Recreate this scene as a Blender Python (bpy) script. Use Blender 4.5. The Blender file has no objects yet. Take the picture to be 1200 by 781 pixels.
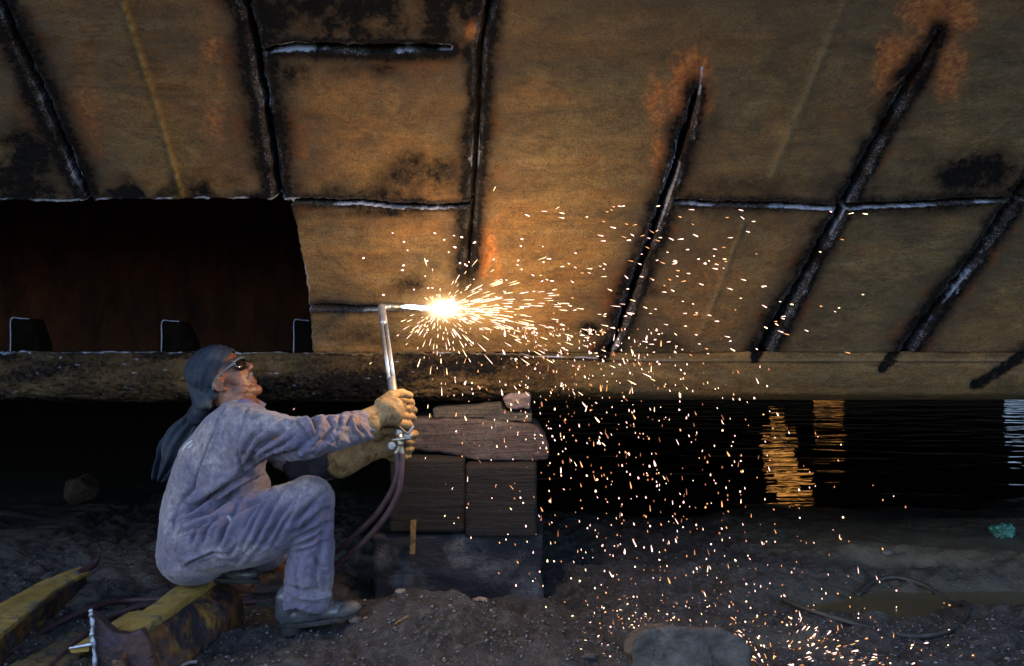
import bpy, bmesh, math, random
import numpy as np
from mathutils import Vector, Matrix

R = math.radians
random.seed(7)
rng = np.random.default_rng(11)
scene = bpy.context.scene
COL = scene.collection

# ------------------------------------------------------------------ camera
CZ = 1.09          # camera height (m)
FP = 1000.0        # focal length in photograph pixels (1200 wide)
HX, HY = 600.0, 390.5
cam_d = bpy.data.cameras.new('camera')
cam_d.sensor_width = 36.0
cam_d.lens = FP / 1200.0 * 36.0
cam_d.clip_start = 0.05
cam_d.clip_end = 3000
cam = bpy.data.objects.new('camera', cam_d)
COL.objects.link(cam)
cam.location = (0, 0, CZ)
cam.rotation_euler = (R(90), 0, 0)
scene.camera = cam

# ------------------------------------------------------------------ sky, sun, exposure
SUN_ELEV, SUN_AZ = 50.0, -93.0      # azimuth measured from +y (behind the ship) towards +x
world = bpy.data.worlds.new("World")
scene.world = world
world.use_nodes = True
wn = world.node_tree
bg = wn.nodes['Background']
sky = wn.nodes.new('ShaderNodeTexSky')
sky.sky_type = 'NISHITA'
sky.sun_disc = False
sky.sun_elevation = R(SUN_ELEV)
sky.sun_rotation = R(SUN_AZ)
sky.air_density = 1.0
sky.dust_density = 1.6
sky.ozone_density = 1.6
wn.links.new(sky.outputs['Color'], bg.inputs['Color'])
bg.inputs['Strength'].default_value = 0.12

sun_d = bpy.data.lights.new('sun', 'SUN')
sun_d.energy = 3.2
sun_d.angle = R(0.5)
sun_d.color = (1.0, 0.94, 0.84)
sun = bpy.data.objects.new('sun', sun_d)
COL.objects.link(sun)
_sd = Vector((math.sin(R(SUN_AZ)) * math.cos(R(SUN_ELEV)), math.cos(R(SUN_AZ)) * math.cos(R(SUN_ELEV)), math.sin(R(SUN_ELEV))))
sun.rotation_euler = (-_sd).to_track_quat('-Z', 'Y').to_euler()
sun.location = (-20, 20, 40)

scene.view_settings.view_transform = 'Standard'
scene.view_settings.look = 'None'
scene.view_settings.exposure = 2.1
scene.view_settings.gamma = 1.0
scene.view_settings.use_curve_mapping = False
scene.cycles.max_bounces = 6
scene.cycles.diffuse_bounces = 2
scene.cycles.glossy_bounces = 3
scene.cycles.use_denoising = True
scene.cycles.sample_clamp_indirect = 4.0
scene.cycles.caustics_reflective = False
scene.cycles.caustics_refractive = False

# ------------------------------------------------------------------ helpers
def P(px, py, d):
    return Vector(((px - HX) / FP * d, d, CZ + (HY - py) / FP * d))

def _hash(ix, iy, iz, seed):
    h = (ix * 374761393 + iy * 668265263 + iz * 2147483647 + seed * 1274126177) & 0xffffffff
    h = ((h ^ (h >> 13)) * 1274126177) & 0xffffffff
    h = ((h ^ (h >> 16)) * 2246822519) & 0xffffffff
    return ((h ^ (h >> 15)) & 0xffffff) / float(0xffffff)

def vnoise(x, y, z=0.0, seed=0):
    x, y, z = np.broadcast_arrays(np.asarray(x, float), np.asarray(y, float), np.asarray(z, float))
    ix, iy, iz = np.floor(x).astype(np.int64), np.floor(y).astype(np.int64), np.floor(z).astype(np.int64)
    fx, fy, fz = x - ix, y - iy, z - iz
    fx, fy, fz = (t * t * (3 - 2 * t) for t in (fx, fy, fz))
    out = 0
    for dx in (0, 1):
        wx = fx if dx else 1 - fx
        for dy in (0, 1):
            wy = fy if dy else 1 - fy
            for dz in (0, 1):
                wz = fz if dz else 1 - fz
                out = out + wx * wy * wz * _hash(ix + dx, iy + dy, iz + dz, seed)
    return out * 2 - 1

def fbm(x, y, z=0.0, seed=0, octv=4):
    a, s, t = 0.5, 1.0, 0
    for o in range(octv):
        t = t + a * vnoise(np.asarray(x) * s, np.asarray(y) * s, np.asarray(z) * s, seed + o * 17)
        a *= 0.5; s *= 2.03
    return t

def sstep(a, b, x):
    t = np.clip((x - a) / (b - a), 0, 1)
    return t * t * (3 - 2 * t)

def polydist(X, Y, pts):
    """distance to a polyline and the 0..1 position along it"""
    pts = np.array(pts, float)
    seg = np.hypot(*(pts[1:, :2] - pts[:-1, :2]).T)
    cum = np.concatenate([[0], np.cumsum(seg)])
    best = np.full(np.shape(X), 1e9); bt = np.zeros(np.shape(X))
    for i in range(len(seg)):
        ax, ay = pts[i, :2]; bx, by = pts[i + 1, :2]
        dx, dy = bx - ax, by - ay
        t = np.clip(((X - ax) * dx + (Y - ay) * dy) / (seg[i] ** 2), 0, 1)
        d = np.hypot(X - ax - t * dx, Y - ay - t * dy)
        m = d < best
        best = np.where(m, d, best)
        bt = np.where(m, (cum[i] + t * seg[i]) / cum[-1], bt)
    return best, bt

def tag(o, label=None, cat=None, group=None, kind=None):
    if label: o['label'] = label
    if cat: o['category'] = cat
    if group: o['group'] = group
    if kind: o['kind'] = kind
    return o

def thing(name, label, cat, loc=(0, 0, 0), group=None):
    o = bpy.data.objects.new(name, None)
    o.empty_display_size = 0.1
    COL.objects.link(o)
    o.location = loc
    return tag(o, label, cat, group)

def mesh_obj(name, verts, faces, mat, parent=None, smooth=True):
    """verts in world space; linked as ONE mesh object under parent"""
    me = bpy.data.meshes.new(name)
    verts = np.asarray(verts, np.float64).reshape(-1, 3)
    if parent is not None:
        verts = verts - np.array(world_loc(parent))
    if isinstance(faces, np.ndarray) and faces.ndim == 2:
        nf, k = faces.shape
        me.vertices.add(len(verts)); me.vertices.foreach_set('co', verts.astype(np.float32).ravel())
        me.loops.add(nf * k); me.loops.foreach_set('vertex_index', faces.astype(np.int32).ravel())
        me.polygons.add(nf); me.polygons.foreach_set('loop_start', np.arange(0, nf * k, k, dtype=np.int32))
        me.update(calc_edges=True)
        me.validate()
    else:
        me.from_pydata([tuple(v) for v in verts], [], [tuple(int(i) for i in f) for f in faces])
        me.update()
    if smooth:
        me.polygons.foreach_set('use_smooth', np.ones(len(me.polygons), dtype=bool))
    me.materials.append(mat)
    o = bpy.data.objects.new(name, me)
    COL.objects.link(o)
    if parent is not None:
        o.parent = parent
    return o

def world_loc(o):
    v = Vector((0, 0, 0))
    while o is not None:
        v = v + o.location
        o = o.parent
    return v

def grid_faces(nx, ny):
    i = np.arange(nx - 1); j = np.arange(ny - 1)
    I, J = np.meshgrid(i, j)
    a = (J * nx + I).ravel()
    return np.stack([a, a + 1, a + 1 + nx, a + nx], 1)

def set_color(o, name, rgba):
    at = o.data.color_attributes.new(name, 'FLOAT_COLOR', 'POINT')
    at.data.foreach_set('color', np.asarray(rgba, np.float32).ravel())

def catmull(pts, n=8):
    pts = [Vector(p) for p in pts]
    out = []
    for i in range(len(pts) - 1):
        p0 = pts[max(i - 1, 0)]; p1 = pts[i]; p2 = pts[i + 1]; p3 = pts[min(i + 2, len(pts) - 1)]
        for k in range(n):
            t = k / n
            out.append(0.5 * ((2 * p1) + (p2 - p0) * t + (2 * p0 - 5 * p1 + 4 * p2 - p3) * t * t + (3 * p1 - p0 - 3 * p2 + p3) * t ** 3))
    out.append(pts[-1])
    return out

def tube_geo(pts, rad, seg=10, flat=1.0):
    """swept tube; rad a number or one per point"""
    pts = [Vector(p) for p in pts]
    n = len(pts)
    rads = [rad] * n if not hasattr(rad, '__len__') else list(rad)
    V, F = [], []
    up = Vector((0.13, 0.31, 0.94)).normalized()
    for i, p in enumerate(pts):
        t = (pts[min(i + 1, n - 1)] - pts[max(i - 1, 0)]).normalized()
        u = up - t * up.dot(t)
        if u.length < 1e-3: u = t.orthogonal()
        u.normalize(); up = u
        w = t.cross(u)
        for k in range(seg):
            a = 2 * math.pi * k / seg
            V.append(p + u * math.cos(a) * rads[i] + w * math.sin(a) * rads[i] * flat)
    for i in range(n - 1):
        for k in range(seg):
            a = i * seg + k; b = i * seg + (k + 1) % seg
            F.append((a, b, b + seg, a + seg))
    F.append(tuple(range(seg))[::-1])
    F.append(tuple(range((n - 1) * seg, n * seg)))
    return V, F

def ellip_geo(c, axes, seg=20, rings=12):
    """ellipsoid from centre and three axis vectors"""
    c = Vector(c); A = [Vector(a) for a in axes]
    V, F = [], []
    V.append(c + A[2])
    for j in range(1, rings):
        th = math.pi * j / rings
        for k in range(seg):
            ph = 2 * math.pi * k / seg
            V.append(c + A[0] * math.sin(th) * math.cos(ph) + A[1] * math.sin(th) * math.sin(ph) + A[2] * math.cos(th))
    V.append(c - A[2])
    for k in range(seg):
        F.append((0, 1 + k, 1 + (k + 1) % seg))
        b = 1 + (rings - 2) * seg
        F.append((len(V) - 1, b + (k + 1) % seg, b + k))
    for j in range(rings - 2):
        for k in range(seg):
            a = 1 + j * seg + k; b = 1 + j * seg + (k + 1) % seg
            F.append((a, a + seg, b + seg, b))
    return V, F

def caps_geo(a, b, ra, rb, flat=1.0, seg=16, side=None):
    """tapered capsule from a to b, optionally flattened along one direction"""
    a, b = Vector(a), Vector(b)
    t = (b - a)
    L = t.length
    t = t.normalized() if L > 1e-6 else Vector((0, 0, 1))
    u = Vector(side) if side is not None else Vector((0, 1, 0))
    u = u - t * u.dot(t)
    if u.length < 1e-3: u = t.orthogonal()
    u.normalize(); w = t.cross(u)
    rows = []
    for k in range(1, 6):
        an = math.pi / 2 * (1 - k / 6.0)
        rows.append((a - t * ra * math.sin(an), ra * math.cos(an)))
    for k in range(0, 7):
        s = k / 6.0
        rows.append((a.lerp(b, s), ra + (rb - ra) * s))
    for k in range(1, 6):
        an = math.pi / 2 * k / 6.0
        rows.append((b + t * rb * math.sin(an), rb * math.cos(an)))
    V, F = [a - t * ra], []
    for (c, r) in rows:
        for k in range(seg):
            an = 2 * math.pi * k / seg
            V.append(c + u * math.cos(an) * r * flat + w * math.sin(an) * r)
    V.append(b + t * rb)
    for k in range(seg):
        F.append((0, 1 + (k + 1) % seg, 1 + k))
        base = 1 + (len(rows) - 1) * seg
        F.append((len(V) - 1, base + k, base + (k + 1) % seg))
    for i in range(len(rows) - 1):
        for k in range(seg):
            p = 1 + i * seg + k; q = 1 + i * seg + (k + 1) % seg
            F.append((p, q, q + seg, p + seg))
    return V, F

def join(geos):
    V, F = [], []
    for v, f in geos:
        n = len(V)
        V += list(v)
        F += [tuple(i + n for i in q) for q in f]
    return V, F

def remesh(geo, voxel, smooth=4, factor=0.5):
    """union of overlapping closed shapes as one continuous surface"""
    V, F = geo
    me = bpy.data.meshes.new('tmp')
    me.from_pydata([tuple(v) for v in V], [], F)
    bm = bmesh.new(); bm.from_mesh(me); bmesh.ops.recalc_face_normals(bm, faces=bm.faces); bm.to_mesh(me); bm.free()
    o = bpy.data.objects.new('tmp', me); COL.objects.link(o)
    m = o.modifiers.new('r', 'REMESH'); m.mode = 'VOXEL'; m.voxel_size = voxel
    if smooth:
        s = o.modifiers.new('s', 'SMOOTH'); s.factor = factor; s.iterations = smooth
    dg = bpy.context.evaluated_depsgraph_get()
    ev = o.evaluated_get(dg); em = ev.to_mesh()
    nv = len(em.vertices); co = np.empty(nv * 3, np.float32); em.vertices.foreach_get('co', co)
    no = np.empty(nv * 3, np.float32); em.vertices.foreach_get('normal', no)
    li = np.empty(len(em.loops), np.int32); em.loops.foreach_get('vertex_index', li)
    lt = np.empty(len(em.polygons), np.int32); em.polygons.foreach_get('loop_total', lt)
    if (lt == 4).all():
        faces = li.reshape(-1, 4)
    else:
        faces, k = [], 0
        for t in lt:
            faces.append(tuple(li[k:k + t])); k += t
    ev.to_mesh_clear()
    bpy.data.objects.remove(o); bpy.data.meshes.remove(me)
    return co.reshape(-1, 3).astype(float), faces, no.reshape(-1, 3).astype(float)

def box_geo(lo, hi, sub=0):
    bm = bmesh.new()
    bmesh.ops.create_cube(bm, size=1)
    for v in bm.verts:
        v.co = Vector([lo[i] + (v.co[i] + 0.5) * (hi[i] - lo[i]) for i in range(3)])
    if sub:
        bmesh.ops.subdivide_edges(bm, edges=bm.edges[:], cuts=sub, use_grid_fill=True)
    V = [v.co.copy() for v in bm.verts]; F = [tuple(v.index for v in f.verts) for f in bm.faces]
    bm.free()
    return V, F

def prism_geo(outline, dirv, bevel=0.0):
    """closed outline (world points) pushed along dirv, edges bevelled"""
    n = len(outline)
    bm = bmesh.new()
    a = [bm.verts.new(Vector(p)) for p in outline]
    b = [bm.verts.new(Vector(p) + Vector(dirv)) for p in outline]
    bm.faces.new(a[::-1]); bm.faces.new(b)
    for i in range(n):
        bm.faces.new((a[i], a[(i + 1) % n], b[(i + 1) % n], b[i]))
    bmesh.ops.recalc_face_normals(bm, faces=bm.faces)
    if bevel:
        bmesh.ops.bevel(bm, geom=bm.edges[:], offset=bevel, segments=2, affect='EDGES', profile=0.6)
    bm.verts.index_update()
    V = [v.co.copy() for v in bm.verts]; F = [tuple(v.index for v in f.verts) for f in bm.faces]
    bm.free()
    return V, F

# ------------------------------------------------------------------ materials
class Mat:
    def __init__(self, name):
        self.m = bpy.data.materials.new(name); self.m.use_nodes = True
        self.t = self.m.node_tree; self.t.nodes.clear()
        self.out = self.t.nodes.new('ShaderNodeOutputMaterial')
        self.b = self.t.nodes.new('ShaderNodeBsdfPrincipled')
        self.t.links.new(self.b.outputs[0], self.out.inputs[0])
    def n(self, typ, **kw):
        nd = self.t.nodes.new(typ)
        for k, v in kw.items(): setattr(nd, k, v)
        return nd
    def link(self, a, b): self.t.links.new(a, b)
    def coords(self, scale=(1, 1, 1), rot=(0, 0, 0)):
        tc = self.n('ShaderNodeTexCoord'); mp = self.n('ShaderNodeMapping')
        mp.inputs['Scale'].default_value = scale; mp.inputs['Rotation'].default_value = rot
        self.link(tc.outputs['Object'], mp.inputs['Vector'])
        return mp.outputs[0]
    def noise(self, scale, detail=4, rough=0.6, co=None, dist=0.0):
        nd = self.n('ShaderNodeTexNoise')
        nd.inputs['Scale'].default_value = scale; nd.inputs['Detail'].default_value = detail
        nd.inputs['Roughness'].default_value = rough; nd.inputs['Distortion'].default_value = dist
        if co is None: co = self.coords()
        self.link(co, nd.inputs['Vector'])
        return nd.outputs['Fac']
    def ramp(self, fac, a, b, ca=(0, 0, 0, 1), cb=(1, 1, 1, 1)):
        r = self.n('ShaderNodeValToRGB')
        e = r.color_ramp.elements
        e[0].position = a; e[0].color = ca if len(ca) == 4 else (*ca, 1)
        e[1].position = b; e[1].color = cb if len(cb) == 4 else (*cb, 1)
        self.link(fac, r.inputs[0])
        return r.outputs[0]
    def mix(self, fac, a, b, blend='MIX'):
        m = self.n('ShaderNodeMix', data_type='RGBA', blend_type=blend)
        self._in(m.inputs[0], fac); self._in(m.inputs[6], a); self._in(m.inputs[7], b)
        return m.outputs[2]
    def math(self, op, a, b=0.0, clamp=False):
        m = self.n('ShaderNodeMath', operation=op, use_clamp=clamp)
        self._in(m.inputs[0], a); self._in(m.inputs[1], b)
        return m.outputs[0]
    def _in(self, sock, v):
        if hasattr(v, 'is_linked') or isinstance(v, bpy.types.NodeSocket): self.link(v, sock)
        elif isinstance(v, (tuple, list)): sock.default_value = (*v, 1) if len(v) == 3 else v
        else: sock.default_value = v
    def attr(self, name):
        a = self.n('ShaderNodeVertexColor', layer_name=name)
        s = self.n('ShaderNodeSeparateColor')
        self.link(a.outputs['Color'], s.inputs[0])
        return s.outputs[0], s.outputs[1], s.outputs[2], a.outputs['Alpha']
    def bump(self, h, strength=0.5, dist=0.01, prev=None):
        b = self.n('ShaderNodeBump')
        b.inputs['Strength'].default_value = strength; b.inputs['Distance'].default_value = dist
        self.link(h, b.inputs['Height'])
        if prev is not None: self.link(prev, b.inputs['Normal'])
        return b.outputs[0]
    def set(self, color=None, rough=None, metal=None, normal=None, spec=None):
        for k, v in (('Base Color', color), ('Roughness', rough), ('Metallic', metal), ('Normal', normal), ('Specular IOR Level', spec)):
            if v is not None: self._in(self.b.inputs[k], v)
        return self.m

def make_hull_mat():
    m = Mat('rusted_hull_steel')
    soot, rust, slag, warm = m.attr('marks')
    yel, pal, crust, grime_shade = m.attr('raised')
    cs = m.coords((0.7, 1.5, 1.5))
    big = m.noise(2.4, 5, 0.62, cs, 0.5)
    mid = m.noise(8, 7, 0.72, cs, 0.5)
    fine = m.noise(60, 6, 0.78)
    grit = m.noise(170, 4, 0.75)
    olive = m.mix(m.ramp(mid, 0.32, 0.68), (0.060, 0.041, 0.012), (0.190, 0.134, 0.046))
    brown = m.mix(m.ramp(mid, 0.32, 0.68), (0.110, 0.046, 0.008), (0.335, 0.165, 0.034))
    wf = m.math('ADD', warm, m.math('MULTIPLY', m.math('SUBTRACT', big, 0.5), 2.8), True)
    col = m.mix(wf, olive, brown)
    patch = m.noise(3.1, 7, 0.7, m.coords((0.8, 1.3, 1.3)), 0.7)
    col = m.mix(m.math('MULTIPLY', m.ramp(patch, 0.52, 0.72), 0.7), col, (0.026, 0.019, 0.011))
    streak = m.noise(2.6, 6, 0.75, m.coords((0.5, 6.5, 6.5)), 0.8)
    col = m.mix(m.math('MULTIPLY', m.ramp(streak, 0.54, 0.70), 0.55), col, (0.022, 0.016, 0.010))
    pale = m.noise(6.0, 7, 0.78, m.coords((0.6, 2, 2)), 0.5)
    col = m.mix(m.math('MULTIPLY', m.ramp(pale, 0.52, 0.74), 0.6), col, (0.30, 0.225, 0.115))
    pit = m.ramp(grit, 0.52, 0.60)
    col = m.mix(m.math('MULTIPLY', pit, 0.62), col, (0.020, 0.014, 0.009))
    scale_ = m.noise(30, 7, 0.8, m.coords((0.8, 1.5, 1.5)), 0.6)
    col = m.mix(m.math('MULTIPLY', m.ramp(scale_, 0.55, 0.60), 0.55), col, (0.030, 0.020, 0.010))
    col = m.mix(m.math('MULTIPLY', m.ramp(scale_, 0.36, 0.42, (1, 1, 1, 1), (0, 0, 0, 1)), 0.5), col, (0.25, 0.175, 0.075))
    spk = m.noise(95, 4, 0.7)
    col = m.mix(m.math('MULTIPLY', m.ramp(spk, 0.59, 0.64), m.math('MULTIPLY', pale, 0.75)), col, (0.30, 0.225, 0.12))
    gf = m.math('MULTIPLY', grime_shade, m.math('ADD', 0.45, m.math('MULTIPLY', mid, 0.8)), True)
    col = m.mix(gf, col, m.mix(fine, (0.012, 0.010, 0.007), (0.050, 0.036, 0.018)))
    rf = m.ramp(m.math('ADD', rust, m.math('MULTIPLY', m.math('SUBTRACT', fine, 0.5), m.math('MULTIPLY', rust, 2.0)), True), 0.15, 0.65)
    rc = m.mix(m.ramp(fine, 0.38, 0.64), (0.16, 0.038, 0.008), (0.48, 0.20, 0.045))
    col = m.mix(rf, col, rc)
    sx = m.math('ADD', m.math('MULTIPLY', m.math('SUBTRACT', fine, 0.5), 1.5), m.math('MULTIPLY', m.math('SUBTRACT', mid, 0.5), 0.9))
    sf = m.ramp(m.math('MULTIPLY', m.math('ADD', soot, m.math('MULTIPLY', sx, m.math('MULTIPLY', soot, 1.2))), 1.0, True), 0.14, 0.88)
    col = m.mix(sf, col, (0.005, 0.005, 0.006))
    col = m.mix(m.math('MULTIPLY', yel, 0.85), col, (0.34, 0.21, 0.045))
    col = m.mix(m.math('MULTIPLY', pal, 0.5), col, (0.24, 0.19, 0.105))
    ck = m.mix(m.ramp(fine, 0.40, 0.62), (0.012, 0.011, 0.011), (0.075, 0.068, 0.066))
    ck = m.mix(m.ramp(grit, 0.56, 0.62), ck, (0.34, 0.38, 0.50))  # pale blue glints painted into the crust colour
    col = m.mix(m.math('MULTIPLY', crust, 0.9), col, ck)
    slf = m.ramp(m.math('ADD', slag, m.math('MULTIPLY', m.math('SUBTRACT', grit, 0.5), m.math('MULTIPLY', slag, 2.2)), True), 0.16, 0.60)
    col = m.mix(slf, col, m.mix(fine, (0.10, 0.12, 0.18), (0.62, 0.72, 0.98)))  # slag, with blue-white sky glints painted into its colour
    h = m.math('ADD', m.math('MULTIPLY', fine, 1.0), m.math('MULTIPLY', grit, 0.5))
    nb = m.bump(h, 1.0, 0.014)
    nb = m.bump(m.noise(16, 6, 0.65, cs), 0.5, 0.02, nb)
    rg = m.math('SUBTRACT', m.math('ADD', 0.48, m.math('MULTIPLY', fine, 0.26)), m.math('MULTIPLY', slf, 0.30))
    return m.set(col, rg, m.math('MULTIPLY', slf, 0.35), nb, m.math('SUBTRACT', 0.45, m.math('MULTIPLY', sf, 0.38)))

def make_plain(name, c1, c2, scale=8, rough=0.7, bump=0.4, bscale=60, metal=0.0, stretch=(1, 1, 1), c3=None, spec=0.4, bdist=0.004):
    m = Mat(name)
    co = m.coords(stretch)
    f = m.noise(scale, 6, 0.65, co, 0.4)
    col = m.mix(m.ramp(f, 0.32, 0.68), c1, c2)
    if c3 is not None:
        g = m.noise(scale * 0.6 + 1.7, 5, 0.7, m.coords(tuple(s * 1.3 for s in stretch)), 0.8)
        col = m.mix(m.ramp(g, 0.52, 0.64), col, c3)
    b = m.noise(bscale, 5, 0.7, co)
    rg = m.math('ADD', rough - 0.1, m.math('MULTIPLY', b, 0.2))
    return m.set(col, rg, metal, m.bump(b, bump, bdist), spec)

M_HULL = make_hull_mat()
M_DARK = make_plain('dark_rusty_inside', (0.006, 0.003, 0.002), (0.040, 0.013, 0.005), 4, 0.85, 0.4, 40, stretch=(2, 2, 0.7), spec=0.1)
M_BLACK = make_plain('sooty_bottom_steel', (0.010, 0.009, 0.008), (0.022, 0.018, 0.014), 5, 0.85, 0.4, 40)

# ================================================================== GROUND, WATER
def axis(lo, hi, step, far, grow=1.22):
    a = list(np.arange(lo, hi + step * 0.5, step))
    s = step
    up = [a[-1]]
    while up[-1] < far: s *= grow; up.append(up[-1] + s)
    s = step; dn = [a[0]]
    while dn[-1] > -far: s *= grow; dn.append(dn[-1] - s)
    return np.array(dn[:0:-1] + a + up[1:])

def gauss(x, y, cx, cy, sx, sy, rot=0.0):
    c, s = math.cos(rot), math.sin(rot)
    u = (x - cx) * c + (y - cy) * s; v = -(x - cx) * s + (y - cy) * c
    return np.exp(-(u / sx) ** 2 - (v / sy) ** 2)

PUDDLES = [(1.62, 3.56, 0.24, 0.17, 0.1), (2.12, 3.62, 0.26, 0.10, -0.05), (1.25, 3.48, 0.13, 0.06, 0.3), (0.95, 2.98, 0.12, 0.05, 0.1)]

def ground_base(x, y):
    x = np.asarray(x, float); y = np.asarray(y, float)
    h = 0.020 * fbm(x * 1.1, y * 1.1, 0, 3, 3)
    # slag mound in the foreground between the boot and the timber
    h = h + 0.130 * gauss(x, y, -0.26, 3.10, 0.34, 0.22) + 0.018 * gauss(x, y, -0.62, 2.82, 0.42, 0.25)
    h = h + 0.05 * gauss(x, y, 0.15, 2.85, 0.35, 0.2)
    # mud bank on the right with a small ledge, falling away under the ship
    bank_edge = 4.02 - 0.25 * (x - 1.3) + 0.10 * fbm(x * 2.2, x * 0 + 2, 0, 5, 3)
    h = h + 0.075 * sstep(0, 0.16, y - bank_edge) * sstep(1.0, 1.7, x)
    h = h + 0.04 * gauss(x, y, 0.9, 3.7, 0.5, 0.25)
    # shore: the right-hand side goes under water
    shore = 4.95 + 0.14 * np.abs(x - 2.4) + 0.45 * fbm(x * 1.3, y * 0.6, 0, 9, 3) + 40 * sstep(0.2, -1.2, x)
    h = h - 0.42 * sstep(-0.6, 2.6, y - shore)
    h = h + 0.07 * fbm(x * 1.6, y * 3.2, 0, 13, 4) * sstep(0.6, 1.4, x) * sstep(4.2, 5.0, y)
    for (cx, cy, sx, sy, r) in PUDDLES:
        h = h - 0.055 * np.clip(gauss(x, y, cx, cy, sx * 1.15, sy * 1.25, r) * 1.3, 0, 1)
    return h

def ground_h(x, y):
    x = np.asarray(x, float); y = np.asarray(y, float)
    near = np.exp(-np.clip(np.hypot(x, y - 3.5) - 3, 0, None) / 2.5)
    wet = sstep(4.6, 5.6, y) * sstep(0.0, 0.8, x)
    rough = (0.050 * fbm(x * 4, y * 5, 0, 21, 4) + 0.045 * np.abs(fbm(x * 11, y * 12, 0, 31, 4)) + 0.020 * fbm(x * 30, y * 30, 0, 41, 2))
    smooth_bank = sstep(0, 0.3, y - (4.02 - 0.25 * (x - 1.3))) * sstep(1.0, 1.7, x)
    pud = 0
    for (cx, cy, sx, sy, r) in PUDDLES:
        pud = np.maximum(pud, np.clip(gauss(x, y, cx, cy, sx, sy, r) * 1.5, 0, 1))
    return ground_base(x, y) + rough * near * (1 - 0.75 * smooth_bank) * (1 - 0.6 * wet) * (1 - 0.8 * pud)

def gz(x, y): return float(ground_h(np.array([x]), np.array([y]))[0])

gx = axis(-2.4, 2.9, 0.013, 500)
gy = axis(2.35, 5.3, 0.013, 500)
GX, GY = np.meshgrid(gx, gy)
GZ = ground_h(GX, GY)
def gz(x, y):                           # the sheet's height at a point
    i = int(np.clip(np.searchsorted(gx, x) - 1, 0, len(gx) - 2)); j = int(np.clip(np.searchsorted(gy, y) - 1, 0, len(gy) - 2))
    a = min(max((x - gx[i]) / (gx[i + 1] - gx[i]), 0), 1); b = min(max((y - gy[j]) / (gy[j + 1] - gy[j]), 0), 1)
    return float((GZ[j, i] * (1 - a) + GZ[j, i + 1] * a) * (1 - b) + (GZ[j + 1, i] * (1 - a) + GZ[j + 1, i + 1] * a) * b)
def make_ground_mat():
    m = Mat('wet_slag_and_mud')
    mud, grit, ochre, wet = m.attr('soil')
    n1 = m.noise(5, 6, 0.7, None, 0.4)
    n2 = m.noise(34, 5, 0.7)
    n3 = m.noise(150, 4, 0.75)
    v = m.n('ShaderNodeTexVoronoi'); v.inputs['Scale'].default_value = 95
    m.link(m.coords(), v.inputs['Vector'])
    base = m.mix(m.ramp(n1, 0.35, 0.68), (0.010, 0.0105, 0.0115), (0.070, 0.071, 0.077))
    base = m.mix(m.ramp(n2, 0.48, 0.7), base, (0.115, 0.106, 0.096))
    base = m.mix(m.math('MULTIPLY', m.ramp(n3, 0.6, 0.68), 0.7), base, (0.15, 0.15, 0.155))
    base = m.mix(m.math('MULTIPLY', m.ramp(m.noise(60, 3, 0.6), 0.64, 0.7), 0.6), base, (0.10, 0.05, 0.02))
    mudc = m.mix(m.ramp(n1, 0.35, 0.7), (0.044, 0.040, 0.027), (0.105, 0.095, 0.066))
    col = m.mix(mud, base, mudc)
    col = m.mix(m.math('MULTIPLY', ochre, m.ramp(n2, 0.35, 0.65), True), col, (0.15, 0.10, 0.035))
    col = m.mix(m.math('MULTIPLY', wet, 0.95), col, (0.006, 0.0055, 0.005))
    glint = m.ramp(m.noise(210, 2, 0.6), 0.54, 0.62)
    h = m.math('ADD', m.math('MULTIPLY', n2, 1.0), m.math('MULTIPLY', n3, 0.55))
    hg = m.math('MULTIPLY', h, m.math('SUBTRACT', 1.0, m.math('MULTIPLY', mud, 0.75)))
    nb = m.bump(hg, 1.0, 0.028)
    rg = m.math('SUBTRACT', 0.62, m.math('MULTIPLY', glint, m.math('ADD', 0.36, m.math('MULTIPLY', grit, 0.2))), True)
    rg = m.math('SUBTRACT', rg, m.math('MULTIPLY', mud, 0.12))
    return m.set(col, rg, 0.0, nb, 0.5)
M_GROUND = make_ground_mat()
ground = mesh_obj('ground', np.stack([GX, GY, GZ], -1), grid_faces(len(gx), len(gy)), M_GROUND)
tag(ground, kind='structure')
mudv = sstep(-0.1, 0.15, GY - (4.02 - 0.25 * (GX - 1.3))) * sstep(0.9, 1.6, GX)
for (cx, cy, sx, sy, r) in PUDDLES:
    mudv = np.maximum(mudv, np.clip(gauss(GX, GY, cx, cy, sx * 1.3, sy * 1.35, r) * 1.4, 0, 1))
gritv = np.clip(gauss(GX, GY, -0.3, 2.8, 0.7, 0.35) + gauss(GX, GY, -0.65, 2.9, 0.4, 0.3), 0, 1)
ochv = np.clip(gauss(GX, GY, -1.45, 2.75, 0.35, 0.45) * 0.8 + gauss(GX, GY, -0.95, 3.2, 0.2, 0.12) * 0.8, 0, 1) * (0.6 + 0.8 * fbm(GX * 5, GY * 5, 0, 77, 3))
wet_shade_v = np.clip(sstep(3.9, 5.0, GY + 0.35 * fbm(GX * 1.5, GY * 1.5, 0, 81, 3)), 0, 1)  # wet mud near the water, plus under-hull shade painted dark
set_color(ground, 'soil', np.stack([mudv, gritv, np.clip(ochv, 0, 1), wet_shade_v], -1))

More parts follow.
